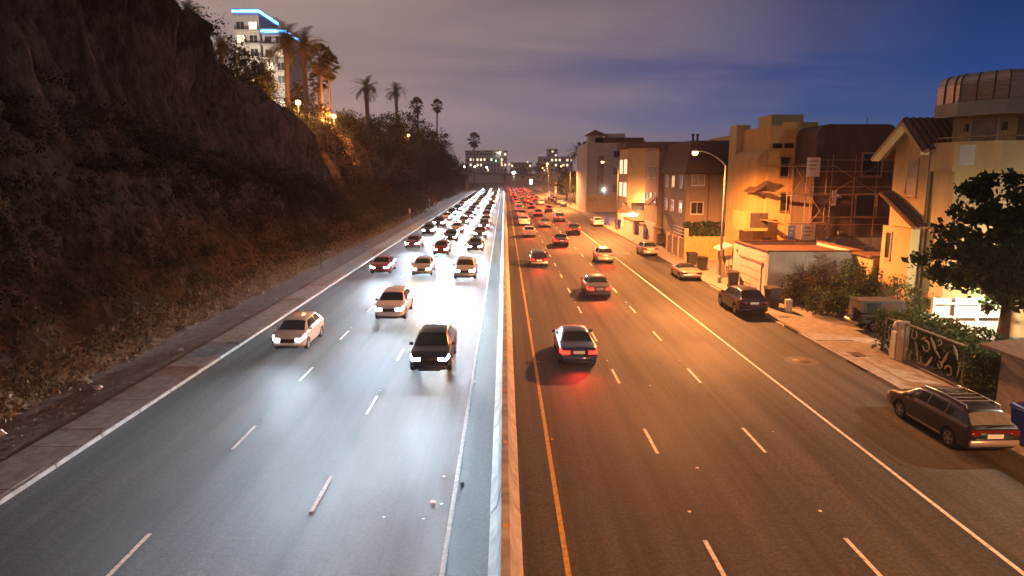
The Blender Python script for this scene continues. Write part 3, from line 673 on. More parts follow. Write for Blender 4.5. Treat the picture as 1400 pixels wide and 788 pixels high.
# ------------------------------------------------------------------ street lamps
SOD = (1.0, .33, .085)
def street_lamp(y, x, h, arm, label, power):
    root = thing('street_lamp', label, 'street lamp', (x, y, .13), 0, 'street lamps along the right pavement')
    b = MB(); b.lathe([(.16, 0), (.16, .5), (.10, .62)], n=12); b.build('base', 'galvanised', root, True, False)
    b = MB(); b.tube([(0, 0, .55), (0, 0, h*.5), (0, 0, h-1.0)], [.11, .09, .065], 10); b.build('pole', 'lamp_pole', root, True, False)
    b = MB(); pts = [(-arm*t, 0, h-1.05+1.15*math.sin(t*math.pi/2)**.8) for t in np.linspace(0, 1, 9)]; b.tube(pts, [.05]*8+[.035], 8); b.build('arm', 'lamp_pole', root, True, False)
    hx = -arm-.35
    b = MB(); b.lathe([(0, .17), (.10, .15), (.17, .08), (.2, 0), (.19, -.02)], (hx+.1, 0, h+.08), 'z', 14); b.build('lamp_head', 'galvanised', root, True, False)
    b = MB(); b.lathe([(.22, .02), (.25, -.1), (.18, -.26), (0, -.32)], (hx+.1, 0, h+.055), 'z', 14); b.build('lens', 'sodium', root, True, False)
    b = MB(); b.box(-.06, .06, -.14, -.10, 2.2, 2.75); b.build('notice', 'sign_white', root, False, False)
    road_falloff(light('lamp_light', 'SPOT', (hx+.1, 0, h-.36), power, SOD, root, rot=(0, 0, 0), spot_size=R(174), spot_blend=.4, shadow_soft_size=.16), 260.)
    return root
LP = 112000.
street_lamp(53.5, 17.35, 10.35, 2.2, 'bright street lamp beside the white garage and black bins', LP)
street_lamp(104, 17.35, 10.35, 2.2, 'street lamp in front of the pale apartment block', LP*1.25)
street_lamp(180, 17.35, 10.35, 2.2, 'street lamp beside the leafy tree past the pale apartments', LP*1.3)
street_lamp(268, 17.35, 10.35, 2.2, 'farthest street lamp near the overpass', LP*1.3)
street_lamp(3.5, 17.35, 10.35, 2.2, 'street lamp nearest the viewpoint, beside the grey house', LP*.38)
# flood lamp in the yard at the right, lighting the estate car from the pavement side
root = thing('flood_lamp', 'yard flood lamp on a post behind the grey house wall', 'lamp', (23.0, 24.2, .1))
b = MB(); b.tube([(0, 0, 0), (0, 0, 5.9)], .05, 8); b.build('post', 'galvanised', root, True, False)
b = MB(); b.cbox(-.2, .1, -.18, .18, 5.85, 6.15, .04); b.build('housing', 'iron', root, False, False)
b = MB(); b.box(-.225, -.205, -.15, .15, 5.88, 6.1); b.build('lens', 'white_lamp', root, False, False)
light('lamp_light', 'SPOT', (-.3, 0, 5.98), 3600, (1, .80, .55), root, rot=(R(0), R(52), 0), spot_size=R(125), spot_blend=.8, shadow_soft_size=.06)

# ------------------------------------------------------------------ building helpers
def P_(face, pos, c, d, z):
    return (c, pos-d, z) if face == 'S' else (pos-d, c, z)
def slab(m, face, pos, c0, c1, d0, d1, z0, z1):
    if face == 'S': m.box(c0, c1, pos-d1, pos-d0, z0, z1)
    else: m.box(pos-d1, pos-d0, c0, c1, z0, z1)
    return m
def window(root, face, pos, c, z, w, h, pane='window_glass', frame='trim_white', mull=1, fw=.07, sill=True, name='window', rails=0):
    m = MB(); a, b = c-w/2, c+w/2
    slab(m, face, pos, a-fw, a, -.02, .06, z-fw, z+h+fw); slab(m, face, pos, b, b+fw, -.02, .06, z-fw, z+h+fw)
    slab(m, face, pos, a, b, -.02, .06, z+h, z+h+fw); slab(m, face, pos, a, b, -.02, .06, z-fw, z)
    for k in range(mull):
        x = a + w*(k+1)/(mull+1); slab(m, face, pos, x-fw/3, x+fw/3, -.02, .05, z, z+h)
    for k in range(rails):
        q = z + h*(k+1)/(rails+1); slab(m, face, pos, a, b, -.02, .045, q-fw/4, q+fw/4)
    o = m.build(name, frame, root)
    n = mull+1
    for k in range(n):
        m = MB(); slab(m, face, pos, a+w*k/n+.01, a+w*(k+1)/n-.01, .003, .018, z+.005, z+h-.005); m.build('pane', pane, o)
    if sill: m = MB(); slab(m, face, pos, a-fw-.05, b+fw+.05, .062, .13, z-fw-.05, z-fw+.005); m.build('sill', frame, o)
    return o
def part(root, name, m, *box, **kw):
    b = MB(); b.box(*box); return b.build(name, m, root)

# ------------------------------------------------------------------ white garage and its street door
G = thing('garage', 'low white garage with parapet roof behind the street lamp', 'garage', (18.3, 46.2, .1))
part(G, 'side_wall', 'wall_white', 18.32, 25.0, 46.2, 46.4, .1, 3.5)
part(G, 'front_wall', 'wall_white', 18.3, 18.5, 46.403, 53.4, .1, 3.5)
part(G, 'back_wall', 'wall_white', 18.503, 25.0, 53.2, 53.4, .1, 3.5)
part(G, 'end_wall', 'wall_white', 24.8, 25.0, 46.403, 53.19, .1, 3.5)
part(G, 'roof_deck', 'roof_tile', 18.505, 24.79, 46.405, 53.19, 3.1, 3.25)
for a in ((18.24, 18.56, 46.15, 53.45), (18.565, 25.05, 46.14, 46.46), (18.565, 25.05, 53.14, 53.46), (24.74, 25.06, 46.465, 53.135)): part(G, 'coping', 'roof_tile', *a, 3.503, 3.6)
d = part(G, 'garage_door', 'trim_white', 18.26, 18.297, 47.2, 51.6, .12, 2.5)
for k in range(4): part(d, 'door_panel', 'wall_white', 18.235, 18.257, 47.25, 51.55, .18+k*.58, .70+k*.58)
part(G, 'door_lintel', 'tan_metal', 18.2, 18.297, 47.0, 51.8, 2.52, 2.66)
for k, ch in enumerate(('a', 'b')): part(G, 'house_number', 'iron', 18.28, 18.297, 52.3+k*.22, 52.45+k*.22, 2.75, 3.0)

# ------------------------------------------------------------------ gate canopy by the fence (small tiled roof on posts)
C = thing('gate_canopy', 'little white roofed gate shelter with notices behind the street lamp pole', 'gate', (19.0, 57.0, .1))
for x, y in ((18.5, 56.4), (19.7, 56.4), (18.5, 57.6), (19.7, 57.6)): b = MB(); b.bar((x, y, .1), (x, y, 2.5), .12); b.build('post', 'plank_grey', C)
b = MB(); b.prism([(18.1, 2.45), (18.2, 2.62), (19.1, 2.95), (20.0, 2.62), (20.1, 2.45), (19.1, 2.74)], 56.0, 58.0, 'y'); b.build('roof', 'trim_white', C)
for k in range(3): part(C, 'notice', 'sign_white', 18.72+k*.3, 18.94+k*.3, 56.30, 56.335, 1.1+.1*k, 1.9+.1*k)
for k in range(6): part(C, 'slat', 'plank_grey', 18.58+k*.19, 18.72+k*.19, 56.37, 56.40, .15, 2.0)

# ------------------------------------------------------------------ wooden fence across the plot
F = thing('plank_fence', 'orange lit vertical plank fence beside the white garage', 'fence', (18.2, 67.6, .1))
x = 18.2
while x < 24.6:
    w = random.uniform(.24, .34); part(F, 'plank', 'plank_orange', x, x+w-.015, 67.6-random.uniform(0, .025), 67.64, .1, 2.55+random.uniform(-.05, .05)); x += w
for z in (.6, 2.0): part(F, 'rail', 'plank_orange', 18.2, 24.6, 67.645, 67.72, z, z+.1)
F = thing('street_wall', 'grey slatted wall along the pavement past the plank fence', 'wall', (18.4, 68.2, .1))
for k in range(4):
    y = 68.2+k*2.5; part(F, 'pillar', 'wall_pink', 18.3, 18.7, y, y+.4, .1, 3.3 if k == 0 else 2.3)
    if k < 3:
        for j in range(7): part(F, 'slat', 'plank_grey', 18.42, 18.5, y+.42+j*.295, y+.68+j*.295, .15, 2.0)
for z in (2.15, 2.5, 2.85, 3.2): part(F, 'rail', 'trim_white', 18.44, 18.5, 68.62, 73.5, z, z+.08)
# dark hedge screen behind the fence
def hedge(name, label, x0, x1, y0, y1, z0, z1, n, size, m, seed, group=None):
    r = np.random.default_rng(seed); p = r.uniform(size=(n, 3))*np.array([x1-x0, y1-y0, z1-z0])+np.array([x0, y0, z0])
    ax = r.integers(0, 3, n); sd = r.integers(0, 2, n)
    for k, (a, b) in enumerate(((x0, x1), (y0, y1), (z0, z1))):
        q = (ax == k) & (r.uniform(size=n) < .8); p[q, k] = np.where(sd[q] == 1, b, a if k < 2 else b)
    bump = np.stack([fbm(p[:,1]*1.3, p[:,2]*1.3, seed), fbm(p[:,0]*1.3, p[:,2]*1.3, seed+3), fbm(p[:,0]*1.3, p[:,1]*1.3, seed+5)], 1)-.47
    p += bump*.6 + r.normal(size=p.shape)*.06
    root = thing(name, label, 'hedge', ((x0+x1)/2, (y0+y1)/2, z0), 0, group)
    c = np.array(root.location); v, f = leaves(p-c, size, seed, .55)
    obj('foliage', fast_mesh('foliage', v, f), m, root)
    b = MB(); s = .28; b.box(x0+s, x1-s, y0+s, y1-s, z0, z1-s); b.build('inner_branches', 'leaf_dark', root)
    return root
hedge('clipped_hedge', 'dark clipped hedge behind the orange plank fence', 18.9, 27.0, 69.5, 70.9, 2.2, 3.6, 2600, .3, 'leaf_dark', 61)

# ------------------------------------------------------------------ brown mansard apartment block
B = thing('apartment_building', 'brown stucco block with deep dark shingled mansard roof', 'building', (19.4, 72.3, .1))
part(B, 'wall', 'wall_brown', 19.4, 40, 72.3, 83, .1, 9.1)
b = MB(); b.add([(19.1,72.0,8.9),(40.3,72.0,8.9),(40.3,83.2,8.9),(19.1,83.2,8.9),(19.9,72.9,12.25),(40.3,72.9,12.25),(40.3,83.2,12.25),(19.9,83.2,12.25)], [(0,1,5,4),(3,0,4,7),(4,5,6,7),(0,3,2,1),(2,3,7,6),(1,2,6,5)])
b.build('mansard_roof', 'shingle', B)
part(B, 'roof_edge', 'roof_brown', 19.0, 40.3, 71.93, 72.0, 8.72, 8.9)
part(B, 'parapet', 'wall_yellow', 24.8, 40.3, 75.4, 83.2, 12.26, 12.9); part(B, 'stair_head', 'wall_cream', 29.5, 33, 76, 80, 12.91, 15.2)
for x in (27.2, 27.8): b = MB(); b.lathe([(.09, 12.9), (.09, 13.5), (.14, 13.52), (.14, 13.65)], (x, 75.9, 0), n=8); b.build('vent_pipe', 'iron', B)
for x in (20.3, 20.8): b = MB(); b.lathe([(.12, 12.25), (.12, 12.8), (.18, 12.82), (.18, 13.0)], (x, 74, 0), n=8); b.build('vent_pipe', 'iron', B)
for x, z, w, h, p in ((20.6, 4.55, 1.25, 1.2, 'window_glass'), (25.8, 4.55, 1.25, 1.2, 'window_glass'), (20.6, 7.6, 1.3, 1.1, 'window_blind'), (26.0, 7.4, 1.3, 1.2, 'window_blind'), (31, 4.55, 1.25, 1.2, 'window_glass'), (31, 7.4, 1.3, 1.2, 'window_blind')):
    window(B, 'S', 72.3, x, z, w, h, p)
b = MB(); b.tube([(21.75, 72.2, .2), (21.75, 72.2, 8.7)], .06, 6); b.build('drain_pipe', 'roof_brown', B)
part(B, 'ledge', 'wall_brown', 19.35, 40, 72.2, 72.297, 3.2, 3.4)
for y, z, pn in ((74.5, 4.6, 'window_glass'), (78, 4.6, 'window_glass'), (81, 4.6, 'window_glass'), (74.5, 7.3, 'window_glass'), (78, 7.3, 'lit_window_warm'), (81, 7.3, 'window_glass')): window(B, 'W', 19.4, y, z, 1.2, 1.2, pn)
part(B, 'basement_opening', 'rubber', 20.2, 28, 72.27, 72.298, 1.2, 2.6)
b = MB(); b.box(19.28, 19.38, 74.0, 74.3, 5.0, 5.5); b.build('wall_lamp', 'hotel_light', B)
# pink neighbour beyond it
B = thing('narrow_building', 'narrow pinkish brown building squeezed beside the mansard block', 'building', (19.0, 84, .1))
part(B, 'wall', 'wall_pink', 19.0, 30, 84, 92, .1, 11.6); part(B, 'parapet', 'wall_brown', 18.9, 30, 83.9, 92.1, 11.601, 11.85)
for y, z, pn in ((85.5, 5, 'window_glass'), (88, 5, 'lit_window'), (90.4, 5, 'window_glass'), (86, 8.3, 'window_glass'), (89.6, 8.3, 'window_glass')): window(B, 'W', 19.0, y, z, 1.1, 1.3, pn)
b = MB(); b.prism([(17.9, 5.0), (18.95, 5.9), (18.95, 5.75), (17.95, 4.85)], 84.3, 86.8, 'y'); b.build('awning', 'roof_tile', B)
part(B, 'garage_door', 'trim_white', 18.94, 18.995, 84.6, 90.5, .12, 2.6)

# ------------------------------------------------------------------ yellow building and balcony
Yb = thing('stucco_building', 'yellow stucco building with stepped parapet and small balcony behind scaffolding', 'building', (22.7, 59.2, .1))
part(Yb, 'wall', 'wall_yellow', 22.9, 36, 59.2, 66, .1, 12.2)
part(Yb, 'lower_wing', 'wall_yellow', 22.1, 22.897, 59.6, 66, .1, 9.4)
b = MB(); pts = [(22.1, 9.4), (22.1, 9.9), (22.3, 10.5), (22.6, 10.8), (22.9, 10.9), (22.897, 9.4)]; b.prism(pts, 59.6, 66, 'y'); b.build('curved_parapet', 'wall_yellow', Yb)
part(Yb, 'parapet', 'wall_yellow', 22.9, 24.0, 59.2, 66, 12.201, 12.9); part(Yb, 'parapet', 'wall_yellow', 24.003, 27, 59.2, 59.5, 12.201, 13.2); part(Yb, 'chimney_block', 'wall_cream', 22.3, 23.6, 66.01, 68, .1, 13.4)
for x in (23.6, 24.6): part(Yb, 'slot_opening', 'rubber', x-.4, x+.4, 59.17, 59.198, 11.0, 11.4)
b = part(Yb, 'balcony', 'wall_yellow', 20.9, 22.897, 58.4, 61.6, 3.9, 5.0 - .85)
part(b, 'balcony_front', 'wall_yellow', 20.9, 21.1, 58.4, 61.6, 4.153, 5.6); part(b, 'balcony_side', 'wall_yellow', 21.103, 21.35, 58.4, 58.6, 4.153, 5.6); part(b, 'balcony_panel', 'wall_dark', 21.353, 22.9, 58.45, 58.55, 4.153, 5.45)
b = MB(); b.add([(21.5, 58.3, 7.3), (22.897, 58.3, 8.2), (22.897, 61, 8.2), (21.5, 61, 7.3), (21.5, 58.3, 7.2), (22.897, 58.3, 8.1), (22.897, 61, 8.1), (21.5, 61, 7.2)], [(0,1,2,3),(7,6,5,4),(0,4,5,1),(1,5,6,2),(2,6,7,3),(3,7,4,0)]); b.build('door_canopy', 'roof_tile', Yb)
for y in (58.5, 60.8): b = MB(); b.bar((22.8, y, 7.0), (21.7, y, 7.3), .12); b.build('canopy_bracket', 'wall_dark', Yb)
for x, z in ((24.4, 8.6), (24.6, 5.6)): window(Yb, 'S', 59.2, x, z, .8, 1.6, 'window_glass', 'tan_metal', 0)
part(Yb, 'doorway', 'wall_dark', 22.92, 23.6, 59.16, 59.198, .2, 3.2)

# ------------------------------------------------------------------ dark building under works, barrel roof
D = thing('building_under_works', 'dark unfinished building with barrel roof wrapped in scaffolding', 'building', (25.2, 55.2, .1))
part(D, 'wall', 'wall_dark', 25.2, 31.6, 55.2, 66, .1, 11.85)
part(D, 'wall', 'wall_dark', 31.603, 42, 55.6, 66, .1, 11.75)
arc = [(25.2, 11.851)] + [(25.2+.95*(1-math.cos(t)), 11.85+.9*math.sin(t)) for t in np.linspace(.1, math.pi/2, 9)] + [(31.6-.75*(1-math.cos(t)), 11.85+.9*math.sin(t)) for t in np.linspace(math.pi/2, .1, 9)] + [(31.6, 11.851)]
b = MB(); b.prism(arc, 55.15, 66, 'y'); b.build('barrel_roof', 'wall_dark', D, 'angle')
part(D, 'ground_floor', 'wall_grey', 25.21, 42, 55.02, 55.198, .1, 3.6)
for x, z, w, h, p in ((29.8, 8.7, 1.5, 1.7, 'window_glass'), (29.6, 5.4, 1.6, 1.7, 'window_glass'), (33.0, 9.1, 1.3, 1.7, 'window_glass'), (36.0, 9.1, 3.3, 1.7, 'window_glass')):
    window(D, 'S', 55.2 if x < 31 else 55.6, x, z, w, h, p, 'tan_metal', 0, .14)
for x in (32.9, 34.0): window(D, 'S', 55.02, x, .5, .7, 2.2, 'wall_dark', 'wall_grey', 0, .1, False, 'door'); 
for x in (32.9, 34.0): window(D, 'S', 54.98, x, 2.0, .32, .5, 'lit_window', 'wall_grey', 0, .05, False)
for x, z in ((27.2, 6.9), (32.4, 6.2), (33.6, 6.2), (27.6, 3.9)):
    b = MB(); b.cbox(x-.18, x+.18, 54.85 if x < 31.6 else 55.3, 55.19 if x < 31.6 else 55.59, z, z+.25, .05); b.build('site_lamp', 'galvanised', D)
b = MB(); b.tube([(30.6, 58, 12.7), (30.6, 58, 13.5)], .03, 6); b.build('vent_pipe', 'iron', D)

# ------------------------------------------------------------------ scaffolding
S_ = thing('scaffolding', 'tube scaffolding with boards around the dark unfinished building', 'scaffolding', (24, 54, .1))
def tubeS(name, a, b, r=.035, m='tan_metal'): q = MB(); q.tube([a, b], r, 6); q.build(name, m, S_, True)
fr = 53.9
for x in (22.9, 24.4, 26.0, 27.8, 29.6, 31.4, 33.2, 35.0): tubeS('standard', (x, fr, .1), (x, fr, 10.3 if x > 25 else 9.6))
for x in (22.9, 24.4, 26.0, 31.4): tubeS('standard', (x, fr+.9, .1), (x, fr+.9, 10.0))
for z in (2.4, 3.0, 4.8, 5.4, 7.2, 7.8, 9.0, 9.9): tubeS('ledger', (24.4, fr, z), (37, fr, z), .028)
for z in (2.3, 4.7, 7.1, 9.4): tubeS('ledger', (22.9, fr, z), (22.9, fr+5.2, z), .03); tubeS('transom', (22.9, fr, z), (26, fr, z), .03)
for i, (x0, x1) in enumerate(((24.4, 26.0), (26.0, 29.6), (31.4, 35.0), (22.9, 24.4))):
    for z in (.5, 2.6, 4.8, 7.3): 
        if (i+int(z)) % 2 == 0: tubeS('brace', (x0, fr-.06, z), (x1, fr-.06, z+2.2), .024); tubeS('brace', (x1, fr-.09, z), (x0, fr-.09, z+2.2), .024)
for z in (2.45, 4.85, 7.25, 9.5):
    for k in range(3): b = MB(); b.box(22.7, 26.0, fr+.05+k*.28, fr+.3+k*.28, z, z+.05); b.build('board', 'scaffold_board', S_)
    for k in range(2): b = MB(); b.box(22.5-k*.28, 22.75-k*.28, fr+1, fr+5, z, z+.05); b.build('board', 'scaffold_board', S_)
def site_sign(label, x0, x1, z0, z1, y, m='sign_white', face=None):
    o = thing('site_sign', label, 'sign', ((x0+x1)/2, y, z0), 0, 'site signs on the scaffolding')
    part(o, 'panel', m, x0, x1, y, y+.04, z0, z1)
    for k in range(3): part(o, 'text_line', 'wall_pink' if m == 'sign_white' else 'sign_white', x0+.15, x1-.15-.1*k, y-.006, y-.002, z1-.35-.3*k, z1-.25-.3*k)
site_sign('upper white site sign tied to the scaffolding', 23.9, 24.95, 8.6, 10.1, 53.8)
site_sign('lower white site sign tied to the scaffolding', 23.85, 24.95, 3.3, 4.85, 53.8)
site_sign('blue and white banner on the scaffolding beside the lower white sign', 22.75, 23.35, 3.5, 4.75, 53.8, 'sign_blue')
site_sign('narrow white notice on the scaffolding upright, middle height', 26.1, 26.45, 6.3, 7.5, 53.8)
site_sign('narrow white notice on the scaffolding upright, low down', 26.4, 26.75, 2.6, 3.4, 53.8)

# ------------------------------------------------------------------ beige house with tiled gable
Hs = thing('tiled_house', 'cream house with tiled gable roof and tall shuttered window', 'house', (25, 40, .1))
part(Hs, 'wall', 'wall_cream', 25.0, 35, 39.9, 43.6, .1, 10.6)
g0, g1, gm = 39.9, 43.6, 41.6
b = MB(); b.prism([(g0, 10.601), (g1, 10.601), (gm, 11.9)], 25.0, 34.9, 'x'); b.build('gable_wall', 'wall_cream', Hs)
def tiled_slope(name, root, a, b_, c, d, nt, m='roof_tile', thick=.09):
    # ridged barrel tiles running from edge a-b (eave) up to d-c (ridge)
    a, b_, c, d = map(Vector, (a, b_, c, d)); n = (b_-a).cross(d-a).normalized()
    if n.z < 0: n = -n
    q = MB(); q.add([a, b_, c, d, a-n*thick, b_-n*thick, c-n*thick, d-n*thick], [(0,1,2,3),(7,6,5,4),(0,4,5,1),(1,5,6,2),(2,6,7,3),(3,7,4,0)]); o = q.build(name, m, root)
    for k in range(nt):
        t = (k+.5)/nt; p = a.lerp(b_, t); r = d.lerp(c, t); w = (b_-a).length/nt*.42
        q = MB(); q.tube([p+n*.01, p.lerp(r, .5)+n*.03, r+n*.01], [w, w*.92, w], 7); q.build('tile_row', m, o)
    return o
tiled_slope('roof_slope', Hs, (24.1, g0-.6, 10.15), (35, g0-.6, 10.15), (35, gm, 12.1), (24.1, gm, 12.1), 26)
tiled_slope('roof_slope', Hs, (24.1, g1+1.2, 9.9), (35, g1+1.2, 9.9), (35, gm, 12.1), (24.1, gm, 12.1), 26)
b = MB(); b.bar((24.3, g0-.5, 10.05), (24.3, gm, 11.85), .5, .22); b.build('verge_board', 'wall_cream', Hs); b = MB(); b.bar((24.3, g1+1.1, 9.75), (24.3, gm, 11.85), .5, .22); b.build('verge_board', 'wall_cream', Hs)
b = MB(); b.tube([(24.9, 39.75, .2), (24.9, 39.75, 9.9), (24.5, 39.4, 10.2)], .07, 8); b.build('drain_pipe', 'roof_brown', Hs, True)
window(Hs, 'W', 25.0, 41.6, 7.6, 1.0, 2.1, 'window_blind', 'wall_cream', 0, .12)
part(Hs, 'porch_wall', 'wall_cream', 24.3, 24.997, 39.95, 43.0, .1, 5.6)
tiled_slope('porch_roof', Hs, (24.1, 39.4, 5.7), (25.05, 39.4, 5.75), (25.05, 43.5, 7.7), (24.1, 43.5, 7.65), 4)
window(Hs, 'W', 24.3, 42.2, 3.6, .5, 1.6, 'window_glass', 'wall_cream', 0, .08)
# low orange wing behind the shrubs
part(Hs, 'low_wing', 'wall_orange', 24.2, 30, 43.65, 45.9, .1, 3.4); part(Hs, 'low_wing_roof', 'roof_tile', 24.0, 30, 43.62, 46.0, 3.401, 3.55)

# ------------------------------------------------------------------ corner tower house with rounded balcony and metal roof
Tw = thing('balcony_house', 'cream house with rounded corner balcony and curved ribbed metal roof', 'house', (25, 36, .1))
def octo(inset=0., zc=None):
    # corner bay outline seen from above: street side, chamfer, front side
    return [(24.8+inset, 39.6), (24.8+inset, 37.6+inset*.4), (26.0+inset*.5, 35.6+inset), (28.4, 35.1+inset), (37, 35.1+inset), (37, 39.6)]
def ringwall(name, m, poly, z0, z1, smooth=False): b = MB(); b.prism(poly, z0, z1); return b.build(name, m, Tw, smooth)
ringwall('lower_wall', 'wall_cream', octo(.25), .1, 9.0)
ringwall('balcony_parapet', 'wall_cream', octo(0), 9.001, 10.6)
ringwall('recessed_wall', 'wall_cream', octo(1.1), 10.601, 12.0)
ringwall('fascia', 'fascia_grey', octo(-.06), 12.001, 12.72)
secs = [(0., 12.721), (.0, 13.7), (.07, 14.0), (.22, 14.17), (.42, 14.23)]
b = MB(); n = 6
for i_, z in secs: b.v += [(x, y, z) for x, y in octo(i_)]
for k in range(len(secs)-1):
    for j in range(n): b.f.append((k*n+j, k*n+(j+1) % n, (k+1)*n+(j+1) % n, (k+1)*n+j))
b.f.append(tuple((len(secs)-1)*n+j for j in range(n))); mr = b.build('metal_roof', 'metal_roof', Tw)
def along(poly_f, t):      # point on the first four corners by parameter
    pts = poly_f; i = min(int(t), 3); f = t-i; return (pts[i][0]*(1-f)+pts[i+1][0]*f, pts[i][1]*(1-f)+pts[i+1][1]*f)
for t in (.35, .75, 1.0, 1.35, 1.7, 2.0, 3.0):
    b = MB(); b.tube([(*along(octo(i_-.03), t), z) for i_, z in secs], .035, 6); b.build('roof_rib', 'iron', mr, True)
for k in range(9):
    z = 12.78+k*.125; i_ = float(np.interp(z, [s[1] for s in secs], [s[0] for s in secs])); b = MB(); b.tube([(*along(octo(i_-.012), t), z) for t in (0, 1, 2, 3, 3.99)], .018, 4); b.build('roof_course', 'metal_roof', mr)
b = MB(); b.tube([(*along(octo(.12), t), 10.85) for t in (0, 1, 2, 3, 3.99)], .05, 8); b.build('balcony_rail', 'tan_metal', Tw, True)
for t in (.1, .6, 1, 1.5, 2, 2.5, 3): b = MB(); p = along(octo(.12), t); b.tube([(*p, 10.6), (*p, 10.85)], .03, 6); b.build('rail_post', 'tan_metal', Tw)
# doors, windows and lamps on the recessed wall (faces the chamfer and the front)
def on_face(p, q, t, out): 
    d = Vector((q[0]-p[0], q[1]-p[1])); n_ = Vector((d.y, -d.x)).normalized(); 
    if n_.y > 0: n_ = -n_
    c = Vector(p)+d*t+n_*out; return c, d.normalized(), n_
def face_box(name, m, p, q, t, w, z0, z1, out, th=.08, root=Tw):
    c, d, n_ = on_face(p, q, t, out); b = MB(); a = d*w/2; e = n_*th/2
    pts = [c-a-e, c+a-e, c+a+e, c-a+e]; b.prism([(v.x, v.y) for v in pts], z0, z1); return b.build(name, m, root)
o11 = octo(1.1); o0 = octo(0); o6 = octo(-.06)
for t, w, m in ((.30, .75, 'window_blind'), (.72, .6, 'window_blind')): face_box('balcony_door', 'trim_white', o11[1], o11[2], t, w+.16, 10.61, 11.85, .03); face_box('door_pane', m, o11[1], o11[2], t, w, 10.65, 11.78, .09)
face_box('balcony_door', 'wall_brown', o11[2], o11[3], .62, .75, 10.61, 11.85, .04); face_box('wall_lamp', 'iron', o11[2], o11[3], .1, .22, 11.2, 11.6, .08); face_box('wall_lamp', 'iron', o11[0], o11[1], .8, .22, 11.2, 11.6, .08); face_box('vent_grille', 'iron', o11[3], o11[4], .12, .3, 11.2, 11.6, .05)
# glass block panel in the parapet
for i in range(6):
    for j in range(6): face_box('glass_block', 'head_lens', o0[1], o0[2], .16+.055*i, .11, 9.35+.18*j, 9.35+.18*j+.165, .02, .06)
b = MB(); b.box(28.6, 30.5, 34.2, 35.05, .1, 14.0); b.build('side_pier', 'wall_brown', Tw)

# ------------------------------------------------------------------ bright patio wall and grey corner house
Pw = thing('patio_wall', 'brightly lit white patio wall glowing under the big tree', 'wall', (22.4, 33.4, .1))
part(Pw, 'panel', 'wall_white', 22.3, 25.9, 34.2, 34.34, .1, 2.45)
for x in (22.25, 23.4, 24.6): part(Pw, 'post', 'trim_white', x, x+.1, 34.05, 34.19, .1, 2.55)
for z in (1.5, 2.2): part(Pw, 'rail', 'trim_white', 22.35, 25.9, 34.07, 34.13, z, z+.06)
b = MB(); b.lathe([(.0, .1), (.09, .06), (.11, -.02), (.05, -.1), (0, -.12)], (24.4, 33.2, 3.3), n=12); b.build('patio_lamp', 'white_lamp', Pw, True)
light('patio_light', 'POINT', (24.4-22.4, 33.15-33.4, 3.05), 3000, (1, .86, .6), Pw, shadow_soft_size=.12)
Gh = thing('grey_house', 'grey rendered corner house with low brown pitched roof at the right edge', 'house', (18.7, 14, .1))
part(Gh, 'wall', 'wall_grey', 18.75, 27, 10, 24.4, .1, 2.55)
b = MB(); b.add([(18.2, 9.5, 2.5), (18.2, 24.9, 2.5), (27, 24.9, 2.5), (27, 9.5, 2.5), (21.6, 9.5, 4.1), (21.6, 21.5, 4.1), (18.2, 9.5, 2.4), (18.2, 24.9, 2.4), (27, 24.9, 2.4), (27, 9.5, 2.4)], [(0,1,5,4),(1,2,5),(2,3,4,5),(0,4,3),(0,6,7,1),(1,7,8,2),(6,9,8,7)]); b.build('roof', 'roof_brown', Gh)
for k in range(3): part(Gh, 'vent_louvre', 'galvanised', 18.62, 18.697, 22.0, 23.0, 2.1+k*.12, 2.18+k*.12)

# ------------------------------------------------------------------ pale and orange apartments with tower
A = thing('apartment_building', 'long pale apartment block with tiled corner turret and brown roof', 'building', (18.6, 126, .1))
part(A, 'wall', 'wall_pale', 18.6, 30, 152, 176, .1, 15.3)
part(A, 'end_pilaster', 'wall_orange', 18.3, 18.597, 151.9, 153, .1, 15.3)
part(A, 'wall_band', 'wall_orange', 18.61, 30, 151.94, 151.998, .1, 3.8)
part(A, 'stair_recess', 'wall_grey', 20.7, 22.1, 151.95, 151.998, 3.82, 12.5)
part(A, 'wing', 'wall_orange', 22.4, 31.5, 124, 133, 3.4, 13.2)
for x in (22.6, 26.2, 30.5): part(A, 'column', 'wall_orange', x, x+.6, 124.1, 124.7, .1, 3.399)
part(A, 'undercroft', 'wall_pale', 22.5, 31.4, 129, 133, .1, 3.39)
part(A, 'roof', 'roof_brown', 21.9, 32, 123.4, 133.5, 13.201, 14.3); part(A, 'roof', 'roof_brown', 20.2, 31, 153, 177, 15.301, 16.5)
part(A, 'turret', 'wall_pale', 18.7, 22.0, 153, 157, 15.302, 17.0)
b = MB(); b.add([(18, 152.2, 17.0), (22.8, 152.2, 17.0), (22.8, 157.8, 17.0), (18, 157.8, 17.0), (20.4, 155, 18.3)], [(0,1,4),(1,2,4),(2,3,4),(3,0,4),(3,2,1,0)]); b.build('turret_roof', 'roof_tile', A)
part(A, 'roof_box', 'wall_pale', 23, 27, 154, 158, 16.501, 17.4)
for z in (4.6, 8.4, 12.2):
    for x in (24.9, 26.5): window(A, 'S', 152, x, z, 1.25, 1.3, 'window_blind' if z < 12 else 'window_glass', 'fascia_grey', 1, .1, False)
for y, zz in ((126.2, (4.4, 8.6)), (130.8, (4.4, 8.6))):
    for z in zz: window(A, 'W', 22.4, y, z, 3.4, 2.6, 'lit_window', 'wall_orange', 1, .15, False)
for x, z, w, h in ((26.6, 10.6, .8, .9), (28.1, 10.6, .8, .9), (26.8, 5.4, .6, 1.0)): window(A, 'S', 124, x, z, w, h, 'lit_window_warm' if z > 8 else 'window_blind', 'trim_white', 0, .08, False)
for x in (23.5, 26.5): b = MB(); b.lathe([(.1, 14.3), (.1, 14.9), (.16, 14.92)], (x, 130, 0), n=8); b.build('vent_pipe', 'iron', A)
